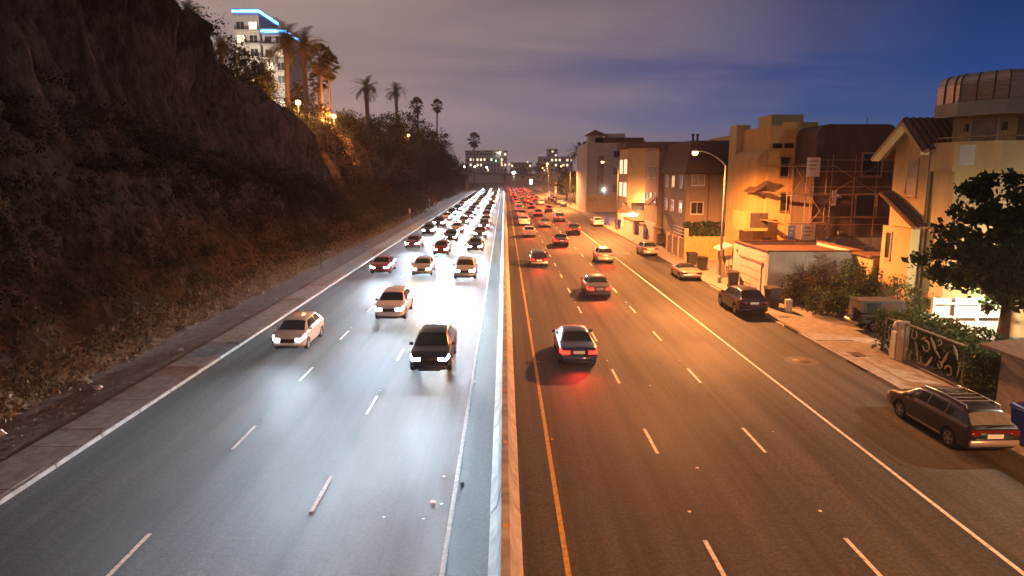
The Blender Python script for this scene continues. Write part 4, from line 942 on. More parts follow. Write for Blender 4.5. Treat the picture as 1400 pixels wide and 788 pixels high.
b = MB(); b.lathe([(.0, .15), (.15, .08), (.15, -.08), (0, -.15)], (22.1, 151.7, 5.0), n=10); b.build('wall_lamp', 'white_lamp', A)
# raised letters on the band
for k in range(4): b = MB(); x = 18.9+k*.55; b.box(x, x+.12, 151.9, 151.937, 2.4, 3.1); b.box(x+.121, x+.38, 151.9, 151.937, 2.4 if k % 2 else 2.95, 2.52 if k % 2 else 3.1); b.build('wall_letter', 'wall_brown', A)
light('wall_light', 'POINT', (26.2-18.6, 122.4-126, 3.6), 1500, (1, .6, .28), A, shadow_soft_size=.15)
b = MB(); b.lathe([(.0, .15), (.14, .08), (.14, -.08), (0, -.15)], (26.2, 122.4, 3.9), n=10); b.build('wall_lamp', 'hotel_light', A)
# white shed and bin enclosures along the pavement
Sh = thing('shed', 'small pale gabled shed beside the white hatchback', 'shed', (18.9, 110, .1))
part(Sh, 'wall', 'trim_white', 18.9, 21.0, 109, 113, .1, 2.5); b = MB(); b.prism([(18.8, 2.501), (21.1, 2.501), (19.95, 3.5)], 108.9, 113.1, 'y'); b.build('gable_roof', 'roof_tile', Sh)
for k in range(5): part(Sh, 'board', 'trim_white', 18.93+k*.41, 19.3+k*.41, 108.95, 108.997, .12, 2.45)
part(Sh, 'lamp', 'hotel_light', 21.1, 21.4, 108.9, 109.1, 1.9, 2.3)
light('shed_light', 'POINT', (2.4, -1.6, 1.8), 800, (1, .72, .4), Sh, shadow_soft_size=.1)
def enclosure(label, y, x0, x1, yd, z, front):
    E = thing('bin_enclosure', label, 'wall', (x0, y, .1), 0, 'low walled enclosures along the pavement')
    part(E, 'front_wall', front, x0+1.1, x1, y, y+.2, .1, z); part(E, 'end_wall', front, x0, x0+.2, y, y+yd, .1, z) if yd > 4 else part(E, 'end_wall', front, x0, x0+.3, y+.2, y+yd, .1, z)
    part(E, 'back_wall', front, x0+.31, x1, y+yd-.2, y+yd, .1, z); part(E, 'cover', 'wall_brown', x0-.1, x1+.1, y-.1, y+yd+.1, z+.001, z+.16)
    if yd > 4: part(E, 'street_door', 'trim_white', x0-.05, x0-.003, y+.5, y+yd-.5, .12, z-.15)
enclosure('long low enclosure with pale street door before the orange apartments', 96, 18.5, 22.6, 9, 1.95, 'wall_pink')
enclosure('middle low enclosure holding blue bins', 90, 18.6, 21.6, 3, 1.9, 'wall_white')
enclosure('near low enclosure with a dark bin, before the narrow building', 82.4, 18.55, 20.8, 1.4, 2.1, 'wall_pink')
# ------------------------------------------------------------------ leafy trees
def tree(name, label, loc, trunk_h, crown, n_clump, per, size, m, seed, group=None, aspect=.5, clump=.75, trunk_r=.2, cat='tree'):
    # crown: list of (dx,dy,dz,rx,ry,rz) lobes relative to base
    r = np.random.default_rng(seed); root = thing(name, label, cat, loc, 0, group); tips = []
    for dx, dy, dz, rx, ry, rz in crown:
        k = max(3, int(n_clump*rx*rz/sum(c[3]*c[5] for c in crown)))
        d = r.normal(size=(k, 3)); d /= np.linalg.norm(d, axis=1)[:, None]; rad = r.uniform(.45, 1.08, k)[:, None]
        tips.append(np.array([dx, dy, dz]) + d*rad*np.array([rx, ry, rz]))
    tips = np.concatenate(tips); P = []
    for t in tips:
        k = int(per*r.uniform(.5, 1.4)); P.append(t + r.normal(size=(k, 3))*clump*np.array([.42, .42, .36]))
    P = np.concatenate(P); P = P[P[:, 2] > .15]
    v, f = leaves(P, size, seed, aspect, .45)
    b = MB(); top = Vector((crown[0][0]*.5, crown[0][1]*.5, max(trunk_h, crown[0][2])))
    b.tube([(0, 0, 0), (top.x*.3, top.y*.3, trunk_h*.5), (top.x*.6, top.y*.6, trunk_h), tuple(top)], [trunk_r*1.3, trunk_r, trunk_r*.8, trunk_r*.35], 8)
    for t in tips[::max(1, len(tips)//28)]:
        a = Vector((top.x*.6, top.y*.6, trunk_h)).lerp(top, r.uniform(0, .7)); q = Vector(t); mid = a.lerp(q, .5)+Vector((0, 0, -.06*(q-a).length)); b.tube([a, mid, q], [trunk_r*.34, trunk_r*.2, trunk_r*.06], 5)
    b.build('trunk', 'trunk', root, True, False)
    obj('crown', fast_mesh('crown', v, f), m, root); return root
tree('broadleaf_tree', 'large dark broadleaf tree in front of the balcony house', (24.2, 31.6, .1), 2.4,
     [(0, 0, 5.2, 2.5, 2.2, 2.7), (-3.1, -.2, 4.7, 1.6, 1.4, 1.5), (-1.9, .4, 7.1, .75, .8, 1.9), (2.4, -.5, 5.0, 2.2, 1.8, 2.8), (-.4, -.4, 7.1, .9, 1.0, 1.5), (3.5, 0, 7.5, 1.1, 1.2, 1.1), (-.5, 0, 3.6, 2.2, 1.6, 1.3), (3.5, -1.2, 3.2, 2, 1.4, 1.8)], 300, 66, .30, 'leaf_dark', 101, None, .55, .5, .26)
# shrubs beside the garage
tree('flowering_shrub', 'sprawling flowering shrub against the white garage wall', (20.2, 44.6, .1), .6, [(0, 0, 1.2, 1.5, 1.2, 1.1), (1.6, .2, 1.7, 1.3, .9, 1.2), (-1.0, .2, .9, .8, .8, .9)], 90, 36, .14, 'leaf_olive', 102, 'shrubs beside the driveway', .5, .5, .07, 'shrub')
tree('leafy_shrub', 'tall green shrub between the garage and the parked off-road car', (23.0, 43.2, .1), .8, [(0, 0, 1.9, 1.7, 1.2, 1.3), (1.6, -.2, 1.6, 1.1, .9, 1.2)], 95, 40, .15, 'leaf_mid', 103, 'shrubs beside the driveway', .5, .5, .08, 'shrub')
tree('sprawling_shrub', 'low dark shrub spilling towards the pavement by the driveway', (20.0, 41.3, .1), .5, [(0, 0, .9, 1.3, 1.6, .8), (.9, -1.2, .9, .9, 1.0, .8)], 110, 50, .13, 'leaf_dark', 104, 'shrubs beside the driveway', .5, .42, .06, 'shrub')
tree('climbing_shrub', 'red flowered climber by the lit patio', (23.3, 38.9, .1), .7, [(0, 0, 1.6, 1.0, .8, 1.2), (.9, -.6, 1.4, .8, .8, 1)], 60, 36, .14, 'leaf_mid', 105, 'shrubs beside the driveway', .5, .45, .06, 'shrub')
# blossoms
for nm, c0, sd in (('blossom', (20.2, 44.2, 1.6), 1), ('blossom', (23.3, 38.4, 1.8), 2)):
    r = np.random.default_rng(sd); p = r.normal(size=(60, 3))*np.array([.8, .5, .5])+np.array(c0); v, f = leaves(p, .12, sd, .9)
    o = obj('blossoms', fast_mesh('blossoms', v, f), 'petal'); tag(o, 'scattered red blossoms on the ' + ('shrub by the garage wall' if sd == 1 else 'climber by the patio'), 'blossom', kind='stuff')
# bare twig branch against the garage wall
b = MB()
for k in range(14):
    a = Vector((20.6, 45.6, 1.4)); q = a+Vector((random.uniform(-1.2, 3.2), random.uniform(-.2, .3), random.uniform(.5, 1.9))); b.tube([a, a.lerp(q, .5)+Vector((random.uniform(-.3, .3), 0, .25)), q], [.03, .02, .006], 5)
tag(b.build('bare_branches', 'trunk'), 'bare twiggy branches rising above the shrub on the garage wall', 'branches')

# hedges around the ornamental gates
hedge('gate_hedge', 'dark hedge running behind the ornamental gates', 19.5, 21.4, 24.6, 33.6, .1, 2.0, 6000, .16, 'leaf_dark', 62)
hedge('ivy_hedge', 'ivy covered fence section between the gate and the grey house', 18.72, 19.3, 24.5, 26.4, .1, 1.95, 2400, .13, 'leaf_dark', 63)
hedge('ivy_pillar', 'ivy covered pillar at the far end of the ornamental gates', 18.72, 19.2, 32.3, 33.0, .1, 2.0, 600, .13, 'leaf_dark', 64)

# ------------------------------------------------------------------ palms
def frond_pts(az, el, L, droop, n=9):
    pts = []; p = np.zeros(3); e = el
    for k in range(n+1):
        pts.append(p.copy()); st = L/n; p = p+st*np.array([math.cos(az)*math.cos(e), math.sin(az)*math.cos(e), math.sin(e)]); e -= droop/n*(1+k/n)
    return np.array(pts)
def date_crown(seed, L=4.5, n=46):
    r = np.random.default_rng(seed); V = []; F = []
    def quad(a, b, c, d): i = len(V); V.extend([a, b, c, d]); F.append((i, i+1, i+2, i+3))
    for k in range(n):
        el = r.uniform(-.45, 1.4); P = frond_pts(r.uniform(0, 6.283), el, L*r.uniform(.8, 1.08), r.uniform(.7, 1.45))
        for i in range(len(P)-1):
            d = P[i+1]-P[i]; d /= np.linalg.norm(d); s = np.cross(d, [0, 0, 1.]); s /= (np.linalg.norm(s)+1e-6); u_ = np.cross(s, d)
            quad(P[i]-s*.035, P[i]+s*.035, P[i+1]+s*.03, P[i+1]-s*.03)
            for j in range(3):
                q = P[i]+(P[i+1]-P[i])*(j+.5)/3; tt = (i+j/3)/len(P); ll = .75*math.sin(math.pi*min(1, .18+.82*tt))**.6*L/4
                for sg in (-1, 1):
                    e = q + (s*sg*.8 + d*.62 + u_*.12 - np.array([0, 0, .22]))*ll; quad(q-d*.045, q+d*.045, e+d*.012, e-d*.012)
    return fast_mesh('crown', np.array(V), np.array(F))
def fan_crown(seed, n=46, L=1.5):
    r = np.random.default_rng(seed); V = []; F = []; V2 = []; F2 = []
    for k in range(n):
        dry = k > n*.68; el = r.uniform(-1.45, -.7) if dry else r.uniform(-.6, 1.45); az = r.uniform(0, 6.283)
        d = np.array([math.cos(az)*math.cos(el), math.sin(az)*math.cos(el), math.sin(el)]); s = np.cross(d, [0, 0, 1.]); s /= np.linalg.norm(s)+1e-6; u_ = np.cross(s, d); st = (.45 if dry else 1.0)*r.uniform(.8, 1.2)
        c = d*st; VV, FF = (V2, F2) if dry else (V, F); Z = np.array([0, 0, 0 if not dry else -.5])
        i = len(VV); VV.extend([s*.03+Z, -s*.03+Z, c-s*.03+Z, c+s*.03+Z]); FF.append((i, i+1, i+2, i+3))
        for j in range(13):
            a = -1.45+2.9*j/12; e = c+(d*math.cos(a)+s*math.sin(a)+u_*.15*math.cos(a*2)-np.array([0, 0, .25]))*L*.62*r.uniform(.9, 1.05); w = np.cross(e-c, u_); w = w/(np.linalg.norm(w)+1e-6)*.09; mm = c+(e-c)*.55
            i = len(VV); VV.extend([c+Z, mm+w+Z, e+Z, mm-w+Z]); FF.append((i, i+1, i+2, i+3))
    return fast_mesh('crown', np.array(V), np.array(F)), fast_mesh('dead_leaf_skirt', np.array(V2), np.array(F2))
DATE = [date_crown(1), date_crown(2)]; FANP = [fan_crown(3), fan_crown(4)]
def palm(kind, label, x, y, z0, z1, sc, i, group, r0=.42):
    root = thing('date_palm' if kind == 'date' else 'fan_palm', label, 'palm tree', (x, y, z0), 0, group); h = z1-z0
    b = MB(); lean = random.uniform(-.02, .02)*h; n = 14; b.tube([(lean*(k/n)**2, 0, h*k/n) for k in range(n+1)], [r0*(1.25-.35*min(1, k/4))*(1+.06*(k % 2)) for k in range(n+1)], 10); b.build('trunk', 'palm_trunk', root, True, False)
    if kind == 'date':
        b = MB(); b.lathe([(r0*.9, -1.3*sc), (r0*1.45, -.6*sc), (r0*1.3, 0), (0, .3*sc)], (lean, 0, h), n=10); b.build('leaf_base', 'palm_dry', root, True, False)
        o = obj('crown', DATE[i % 2], 'palm_leaf', root, (lean, 0, h))
    else:
        o = obj('crown', FANP[i % 2][0], 'palm_leaf', root, (lean, 0, h)); q = obj('dead_leaf_skirt', FANP[i % 2][1], 'palm_dry', root, (lean, 0, h)); q.scale = (sc,)*3; q.rotation_euler = (0, 0, i*1.1)
    o.scale = (sc,)*3; o.rotation_euler = (0, 0, i*1.3)
PG = 'palms along the top of the bluff'
palm('date', 'tall date palm, left one of the tall pair beside the hotel', -32.6, 105, 15.5, 27.6, 1.08, 0, PG, .42)
palm('date', 'tall date palm, right one of the tall pair beside the hotel', -31.2, 110, 15.5, 28.0, 1.0, 1, PG, .4)
palm('fan', 'slim fan palm just right of the tall date palm pair', -31.2, 119, 15.5, 28.0, 1.5, 0, PG, .28)
palm('fan', 'second slim fan palm leaning beside the date palm pair', -30.4, 121, 15.5, 27.0, 1.35, 1, PG, .25)
palm('fan', 'third slim fan palm, lowest crown beside the date palm pair', -32.8, 123, 15.5, 24.8, 1.2, 2, PG, .25)
palm('date', 'date palm standing alone above the right bluff lamp', -28.8, 146, 14.5, 26.3, .82, 1, PG, .5)
palm('date', 'short date palm above the trees right of the bluff lamps', -29.4, 190, 15, 30.5, .85, 0, PG, .5)
palm('date', 'small date palm in front of the hotel, nearest the left', -41.0, 92, 17.5, 29.2, .62, 1, PG, .35)
palm('date', 'low date palm below the hotel on the rim', -37.8, 94, 17.5, 25.0, .66, 0, PG, .35)
palm('date', 'stubby date palm below the blue lit roof corner', -36.6, 104, 16.6, 22.4, .5, 1, PG, .35)
palm('fan', 'tiny far fan palm, first on the distant trees', -29, 232, 16, 31.0, 1.5, 1, PG, .3)
palm('fan', 'tiny far fan palm, second on the distant trees', -25.5, 260, 15, 33.5, 1.5, 0, PG, .3)
palm('fan', 'lone tall fan palm silhouetted over the distant white hotel', -17.6, 400, 0, 27.5, 2.6, 0, PG, .4)
palm('date', 'palm at the corner of the pale apartment block', 19.8, 184, .1, 14.0, .95, 0, None, .45)
# trees on and along the bluff beyond the lamps
TG = 'bushy trees covering the far bluff'
spots = [(-29, 150, .74, 3.4, 5.0), (-27, 160, .7, 4.2, 7), (-28, 172, .72, 5.0, 8.5), (-25.5, 182, .6, 5.6, 13), (-27, 196, .7, 6.2, 15), (-23.5, 205, .4, 5.8, 16.5), (-26, 218, .7, 6.2, 14.5), (-22.8, 232, .4, 5.8, 17), (-25, 246, .7, 6.6, 16), (-22, 262, .4, 5.8, 15), (-24, 282, .7, 6, 13), (-22, 305, .5, 5.4, 11), (-32, 140, .74, 2.8, 4.0), (-34, 132, .74, 2.5, 3.6)]
words = ['first', 'second', 'third', 'fourth', 'fifth', 'sixth', 'seventh', 'eighth', 'ninth', 'tenth', 'eleventh', 'twelfth', 'thirteenth', 'fourteenth']
for k, (x, y, vv, rx, h) in enumerate(spots):
    z = float(bluff_at(y, vv).z)
    z = float(np.interp(x, from_bv[int(np.searchsorted(Ya, y)), ::-1, 0], from_bv[int(np.searchsorted(Ya, y)), ::-1, 2]))-.5
    lab = f'bushy dark tree on the far bluff, {words[k]} going away from the lamps' if k < 12 else ('small shrubby tree left of the right bluff lamp' if k == 12 else 'small shrubby tree behind the bluff railing')
    tree('bluff_tree', lab, (x, y, z), h*.35, [(0, 0, h*.66, rx*.8, rx*.85, h*.42), (rx*.35, -.4, h*.4, rx*.6, rx*.6, h*.34), (-rx*.4, .6, h*.5, rx*.6, rx*.7, h*.35)], 95, 38, .55 if y > 170 else .42, 'leaf_olive' if k % 3 else 'leaf_mid', 200+k, TG, .5, 1.5, .25)
# trees by the hotel at the rim and by the far kerb
tree('rim_tree', 'round dark tree at the top left rim of the bluff', (-33.5, 66, 24.0), 1.5, [(0, 0, 4.0, 2.6, 2.4, 2.6), (-2, .5, 3.6, 2, 2, 2)], 60, 36, .34, 'leaf_dark', 231, None, .5, .9, .2)
tree('rim_tree', 'leafy shrubby tree on the rim under the small palms', (-40, 96, 17.6), 1.2, [(0, 0, 3.2, 2.4, 2.0, 2.2), (2.2, .3, 2.4, 2.0, 1.6, 1.7), (-2.2, 0, 2.5, 1.8, 1.5, 1.8)], 60, 34, .36, 'leaf_olive', 232, None, .5, .9, .2)
tree('rim_tree', 'shrubby tree behind the left bluff lamp and palm trunks', (-33.8, 116, 16.6), 1.2, [(0, 0, 3.6, 3.0, 2.4, 2.6), (2.4, .3, 2.4, 2.0, 1.8, 1.8)], 60, 34, .4, 'leaf_olive', 233, None, .5, 1.0, .2)
tree('street_tree', 'leafy street tree beside the far lamp past the apartments', (20.0, 196, .1), 3, [(0, 0, 6.0, 3.2, 3.0, 3.2), (-1.6, -.5, 4.6, 2.2, 2, 2), (1.8, 0, 5, 2.4, 2, 2.4)], 80, 34, .45, 'leaf_mid', 234, None, .5, 1.1, .22)
tree('street_tree', 'darker street tree behind the parked cars past the apartments', (19.8, 216, .1), 2.5, [(0, 0, 5.4, 3.0, 3.0, 3.0), (-1.2, 0, 4, 2, 2, 2)], 60, 34, .5, 'leaf_dark', 235, None, .5, 1.1, .22)
tree('street_tree', 'round tree beside the overpass ramp at the far right', (24, 262, .1), 2.5, [(0, 0, 5.0, 3.6, 3.0, 3.0)], 50, 30, .6, 'leaf_mid', 236, None, .5, 1.2, .22)

tree('rim_tree', 'leafy tree on the rim hiding the foot of the hotel', (-37.6, 99, 16.6), 2.2, [(0, 0, 7.2, 2.6, 2.2, 3.4), (2.4, .3, 5.6, 2.0, 1.8, 3.0)], 95, 36, .38, 'leaf_olive', 237, None, .5, .9, .2)
tree('rim_tree', 'low leafy tree on the rim between hotel and tall date palms', (-34.4, 100, 16.6), 1.4, [(0, 0, 4.6, 2.0, 1.8, 3.0)], 60, 36, .38, 'leaf_mid', 238, None, .5, .9, .18)
# ------------------------------------------------------------------ bins
def wheelie_bin(label, x, y, m, rz=0, s=1.0):
    r = thing('wheelie_bin', label, 'bin', (x, y, .13), rz, 'wheelie bins along the right pavement'); h = 1.05*s; w = .33*s; q = .26*s
    b = MB(); b.add([(-q, -q, .06), (q, -q, .06), (q, q, .06), (-q, q, .06), (-w, -w, h), (w, -w, h), (w, w, h), (-w, w, h)], [(3,2,1,0),(4,5,6,7),(0,1,5,4),(1,2,6,5),(2,3,7,6),(3,0,4,7)]); b.build('body', m, r, False, False)
    b = MB(); b.add([(-w-.04, -w-.05, h+.003), (w+.04, -w-.05, h+.003), (w+.04, w+.04, h+.003), (-w-.04, w+.04, h+.003), (-w, -w, h+.06), (w, -w, h+.06), (w, w+.02, h+.12), (-w, w+.02, h+.12)], [(3,2,1,0),(4,5,6,7),(0,1,5,4),(1,2,6,5),(2,3,7,6),(3,0,4,7)]); b.build('lid', m, r, False, False)
    b = MB(); b.bar((-w*.8, w+.09, h-.02), (w*.8, w+.09, h-.02), .04); b.build('handle', 'black_plastic', r, False, False)
    for sx in (-1, 1): b = MB(); b.lathe([(.11*s, -.03), (.11*s, .03)], (sx*(q+.02), q, .11*s), 'x', 12); b.build('wheel', 'rubber', r, False, False)
wheelie_bin('black wheelie bin behind the silver roadster at the plank fence', 17.55, 62.5, 'bin_black', .1, 1.25)
wheelie_bin('black wheelie bin right of the street lamp pole', 17.65, 51.2, 'bin_black', -.15, 1.15)
wheelie_bin('black wheelie bin behind the navy sport utility car', 17.75, 43.7, 'bin_black', .2, 1.2)
wheelie_bin('second black wheelie bin tucked behind the bin at the plank fence', 18.0, 60.6, 'bin_black', .3, 1.1)
wheelie_bin('blue recycling bin beside the estate car at the right edge', 17.15, 20.75, 'bin_blue', .1, 1.15)
wheelie_bin('blue recycling bin beside the white hatchback', 17.3, 114.0, 'bin_blue', 0, 1.3)
wheelie_bin('blue recycling bin standing alone on the pavement beyond the long enclosure', 17.8, 105.9, 'bin_blue', .1, 1.25)
wheelie_bin('blue recycling bin at the open corner of the long enclosure', 19.1, 95.3, 'bin_blue', 0, 1.25)
wheelie_bin('blue recycling bin in front of the middle enclosure', 19.0, 89.3, 'bin_blue', .1, 1.25)
wheelie_bin('black wheelie bin beside the blue one at the middle enclosure', 19.85, 89.3, 'bin_black', -.1, 1.2)
wheelie_bin('black wheelie bin in front of the nearest enclosure', 19.0, 81.7, 'bin_black', 0, 1.2)
b = MB(); b.cbox(17.95, 18.35, 41.9, 42.25, .13, .95, .03); 
tag(b.build('utility_box', 'trim_white'), 'short pale utility box beside the bin and the flowering shrub', 'utility box')

# ------------------------------------------------------------------ ornamental gates along the pavement (X = 18.85)
def leaf_poly(c, L, w, a, n=9):
    p = []
    for k in range(n): t = k/(n-1); p.append((t-.5, math.sin(math.pi*t)**.8*.5))
    for k in range(n-2, 0, -1): t = k/(n-1); p.append((t-.5, -math.sin(math.pi*t)**.8*.5*.45))
    return [(c[0]+L*x*math.cos(a)-w*y*math.sin(a), c[1]+L*x*math.sin(a)+w*y*math.cos(a)) for x, y in p]
def ring_poly(m, c, r0, r1, a0, a1, lo, hi, n=14):
    for k in range(n):
        t0, t1 = a0+(a1-a0)*k/n, a0+(a1-a0)*(k+1)/n; w0 = .55*(r1-r0)*(1-.6*k/n)
        w1 = .55*(r1-r0)*(1-.6*(k+1)/n)
        m.prism([(c[0]+r0*math.cos(t0), c[1]+r0*math.sin(t0)), (c[0]+(r0+w0)*math.cos(t0), c[1]+(r0+w0)*math.sin(t0)), (c[0]+(r0+w1)*math.cos(t1), c[1]+(r0+w1)*math.sin(t1)), (c[0]+r0*math.cos(t1), c[1]+r0*math.sin(t1))], lo, hi, 'x')
def gate(name, label, y0, y1, h, swirls):
    r = thing(name, label, 'gate', (18.85, y0, .13), 0, 'ornamental metal gates')
    for a, b_ in (((18.85, y0, .13), (18.85, y0, h)), ((18.85, y1, .13), (18.85, y1, h)), ((18.85, y0, .2), (18.85, y1, .2)), ((18.85, y0, h), (18.85, y1, h))): q = MB(); q.bar(a, b_, .07); q.build('frame_bar', 'gate_metal', r)
    for kind, c, *arg in swirls:
        q = MB(); cc = (y0+(y1-y0)*c[0], .2+(h-.2)*c[1])
        if kind == 'leaf': q.prism(leaf_poly(cc, arg[0]*.85, arg[1]*.62, arg[2]), 18.838, 18.862, 'x'); q.build('leaf_panel', 'gate_metal', r)
        else: ring_poly(q, cc, arg[0], arg[1], arg[2], arg[3], 18.84, 18.86); q.build('scroll', 'gate_metal', r)
    return r
sw = [('leaf', (.14, .75), .8, .3, 1.0), ('leaf', (.3, .5), 1.0, .34, 2.1), ('ring', (.22, .25), .18, .34, 0, 5.2), ('leaf', (.5, .72), .9, .36, .9), ('ring', (.62, .62), .2, .36, 1.0, 6.2), ('leaf', (.55, .25), .9, .3, 2.2), ('leaf', (.78, .4), 1.0, .34, 1.2), ('ring', (.85, .78), .16, .3, 2, 7), ('leaf', (.9, .2), .7, .26, 2.0), ('ring', (.4, .85), .1, .2, 0, 5), ('ring', (.36, .3), .12, .24, 1, 6.5), ('leaf', (.07, .4), .9, .2, 1.7), ('leaf', (.68, .8), .5, .2, 2.6), ('leaf', (.95, .55), .8, .2, 1.5), ('ring', (.72, .2), .14, .26, 2, 7.4), ('leaf', (.42, .55), .6, .2, .6)]
gate('driveway_gate', 'wide ornamental metal gate with scrolls and leaf shapes', 26.5, 30.6, 1.95, sw)
gate('side_gate', 'narrow ornamental metal gate beside the ball topped pillar', 31.5, 32.3, 1.9, [('ring', (.4, .75), .12, .24, 0, 5.2), ('leaf', (.6, .5), .7, .28, 1.2), ('ring', (.5, .25), .14, .26, 1, 6.2), ('leaf', (.3, .4), .5, .2, 2.2)])
p = thing('gate_pillar', 'pale masonry gate pillar topped with a stone ball', 'pillar', (18.85, 31.15, .13))
b = MB(); b.cbox(18.6, 19.1, 30.95, 31.4, .13, 1.45, .03); b.build('shaft', 'wall_white', p)
b = MB(); b.lathe([(0, 1.42), (.12, 1.46), (.14, 1.5), (.24, 1.58), (.28, 1.72), (.24, 1.88), (.12, 1.98), (0, 2.0)], (18.85, 31.17, 0), n=16); b.build('ball', 'wall_white', p, True)
b = MB(); b.cbox(18.6, 19.05, 30.64, 30.88, .13, 2.05, .03); tag(b.build('gate_post', 'fascia_grey'), 'dark square gate post right of the ball topped pillar', 'post')

# ------------------------------------------------------------------ off-road car in the driveway, tail to the pavement
J = thing('off_road_car', 'black off-road car with spare wheel parked nose-in on the driveway', 'car', (21.75, 37.2, .11), R(-90))
def jb(name, m, *box, bev=.05): b = MB(); b.cbox(*box, bev); return b.build(name, m, J, False, False)
jb('body', 'paint_black', -.78, .78, -1.95, 1.0, .55, 1.12, bev=.06); jb('bonnet', 'paint_black', -.66, .66, 1.003, 1.9, .6, 1.1, bev=.06)
b = MB(); b.add([(-.74,-1.9,1.121),(.74,-1.9,1.121),(.74,.75,1.121),(-.74,.75,1.121),(-.68,-1.82,1.78),(.68,-1.82,1.78),(.68,.45,1.78),(-.68,.45,1.78)], [(3,2,1,0),(4,5,6,7),(0,1,5,4),(1,2,6,5),(2,3,7,6),(3,0,4,7)]); b.build('hard_top', 'soft_top', J, False, False)
for sg in (-1, 1):
    for y0, y1 in ((-1.6, -.75), (-.62, .35)): b = MB(); b.add([(sg*.752, y0, 1.18), (sg*.752, y1, 1.18), (sg*.705, y1, 1.68), (sg*.705, y0, 1.68)], [(0, 1, 2, 3)]); b.build('side_window', 'glass_dark', J, False, False)
    jb('tail_lamp', 'tail_red', *sorted((sg*.62, sg*.78)), -1.99, -1.93, .9, 1.05, bev=.01); jb('wheel_arch', 'black_plastic', *sorted((sg*.70, sg*.9)), -1.55, -.65, .75, .86, bev=.03); jb('wheel_arch', 'black_plastic', *sorted((sg*.66, sg*.9)), .95, 1.8, .75, .86, bev=.03)
b = MB(); b.add([(-.55, -1.885, 1.2), (.55, -1.885, 1.2), (.52, -1.835, 1.66), (-.52, -1.835, 1.66)], [(0, 1, 2, 3)]); b.build('rear_window', 'glass_dark', J, False, False)
jb('rear_bumper', 'galvanised', -.75, .75, -2.1, -1.96, .48, .62, bev=.03)
ty, ri = wheel_meshes(.38, .24)
for x, y, z, rz in ((.7, -1.1, .38, 0), (-.7, -1.1, .38, math.pi), (.7, 1.35, .38, 0), (-.7, 1.35, .38, math.pi), (.12, -2.08, 1.0, -math.pi/2)):
    w = bpy.data.objects.new('spare_wheel' if y < -2 else 'wheel', None); col.objects.link(w); w.parent = J; w.location = (x, y, z); w.rotation_euler = (0, 0, rz); obj('tyre', ty, 'rubber', w); obj('rim', ri, 'rim', w)

# ------------------------------------------------------------------ bluff lamps and railing
def bluff_lamp(label, x, y, z0, h, power):
    r = thing('path_lamp', label, 'lamp', (x, y, z0), 0, 'path lamps on top of the bluff')
    b = MB(); b.tube([(0, 0, -.5), (0, 0, h)], [.07, .05], 8); b.build('post', 'iron', r, True, False)
    b = MB(); b.lathe([(.08, h), (.3, h+.06), (.4, h+.34), (.3, h+.62), (0, h+.74)], n=14); b.build('globe', 'sodium', r, True, False)
    light('lamp_light', 'POINT', (0, -.62, h+.3), power, SOD, r, shadow_soft_size=.3)
bluff_lamp('path lamp beneath the tall date palm pair on the bluff', -29.6, 100, 16.2, 2.2, 7000)
bluff_lamp('path lamp farther right on the bluff rim beside the railing', -29.0, 118, 15.6, 2.3, 11000)
bluff_lamp('small dim path lamp among the far bluff trees', -24.5, 176, 15.5, 2.2, 900)
r = thing('path_railing', 'pale railing along the bluff path between the two lamps', 'railing', (-30.4, 104, 17.6))
ps = [Vector((-30.6+.12*k, 103+2.3*k, float(top_z(103+2.3*k))-.2-.05*k)) for k in range(8)]
for k, q in enumerate(ps):
    b = MB(); b.tube([q-Vector((0, 0, .5)), q+Vector((0, 0, 1.1))], .05, 6); b.build('rail_post', 'trim_white', r)
    if k:
        for z in (.45, 1.05): b = MB(); b.tube([ps[k-1]+Vector((0, 0, z)), q+Vector((0, 0, z))], .04, 6); b.build('rail', 'trim_white', r)
# small posts at the foot of the bluff
for x, y, h, lab in ((-16.4, 117, 2.6, 'slim marker post with white plate at the foot of the bluff'), (-16.6, 150, 3.0, 'farther marker post at the foot of the dark trees'), (-17.0, 62, 1.3, 'short dark stake at the foot of the bluff by the green plants')):
    r = thing('marker_post', lab, 'post', (x, y, .1)); b = MB(); b.tube([(0, 0, 0), (0, 0, h)], .05, 6); b.build('post', 'galvanised' if h > 2 else 'trunk', r, True, False)
    if h > 2: b = MB(); b.box(-.16, .16, -.08, -.055, h-.7, h); b.build('plate', 'sign_white', r, False, False)
ORDR = ['nearest', 'second nearest', 'third nearest', 'fourth nearest', 'fifth nearest', 'sixth nearest', 'farthest']
for x, y, s in ((-16.3, 33, .16), (-16.9, 27, .2), (-16.1, 41, .14), (-17.3, 22, .24), (-16.6, 56, .16), (-16.5, 80, .3), (-16.2, 47, .12)):
    b = MB(); b.lathe([(0, -s*.3), (s*.8, -s*.1), (s, s*.2), (s*.6, s*.55), (0, s*.7)], (x, y, .12), n=7); b.v = [(a+random.uniform(-.3, .3)*s, c+random.uniform(-.3, .3)*s, d+random.uniform(-.15, .15)*s) for a, c, d in b.v]
    tag(b.build('fallen_rock', 'concrete'), f'{ORDR[[22, 27, 33, 41, 47, 56, 80].index(y)]} loose pale rock on the dirt verge below the bluff', 'rock', 'loose rocks on the verge')
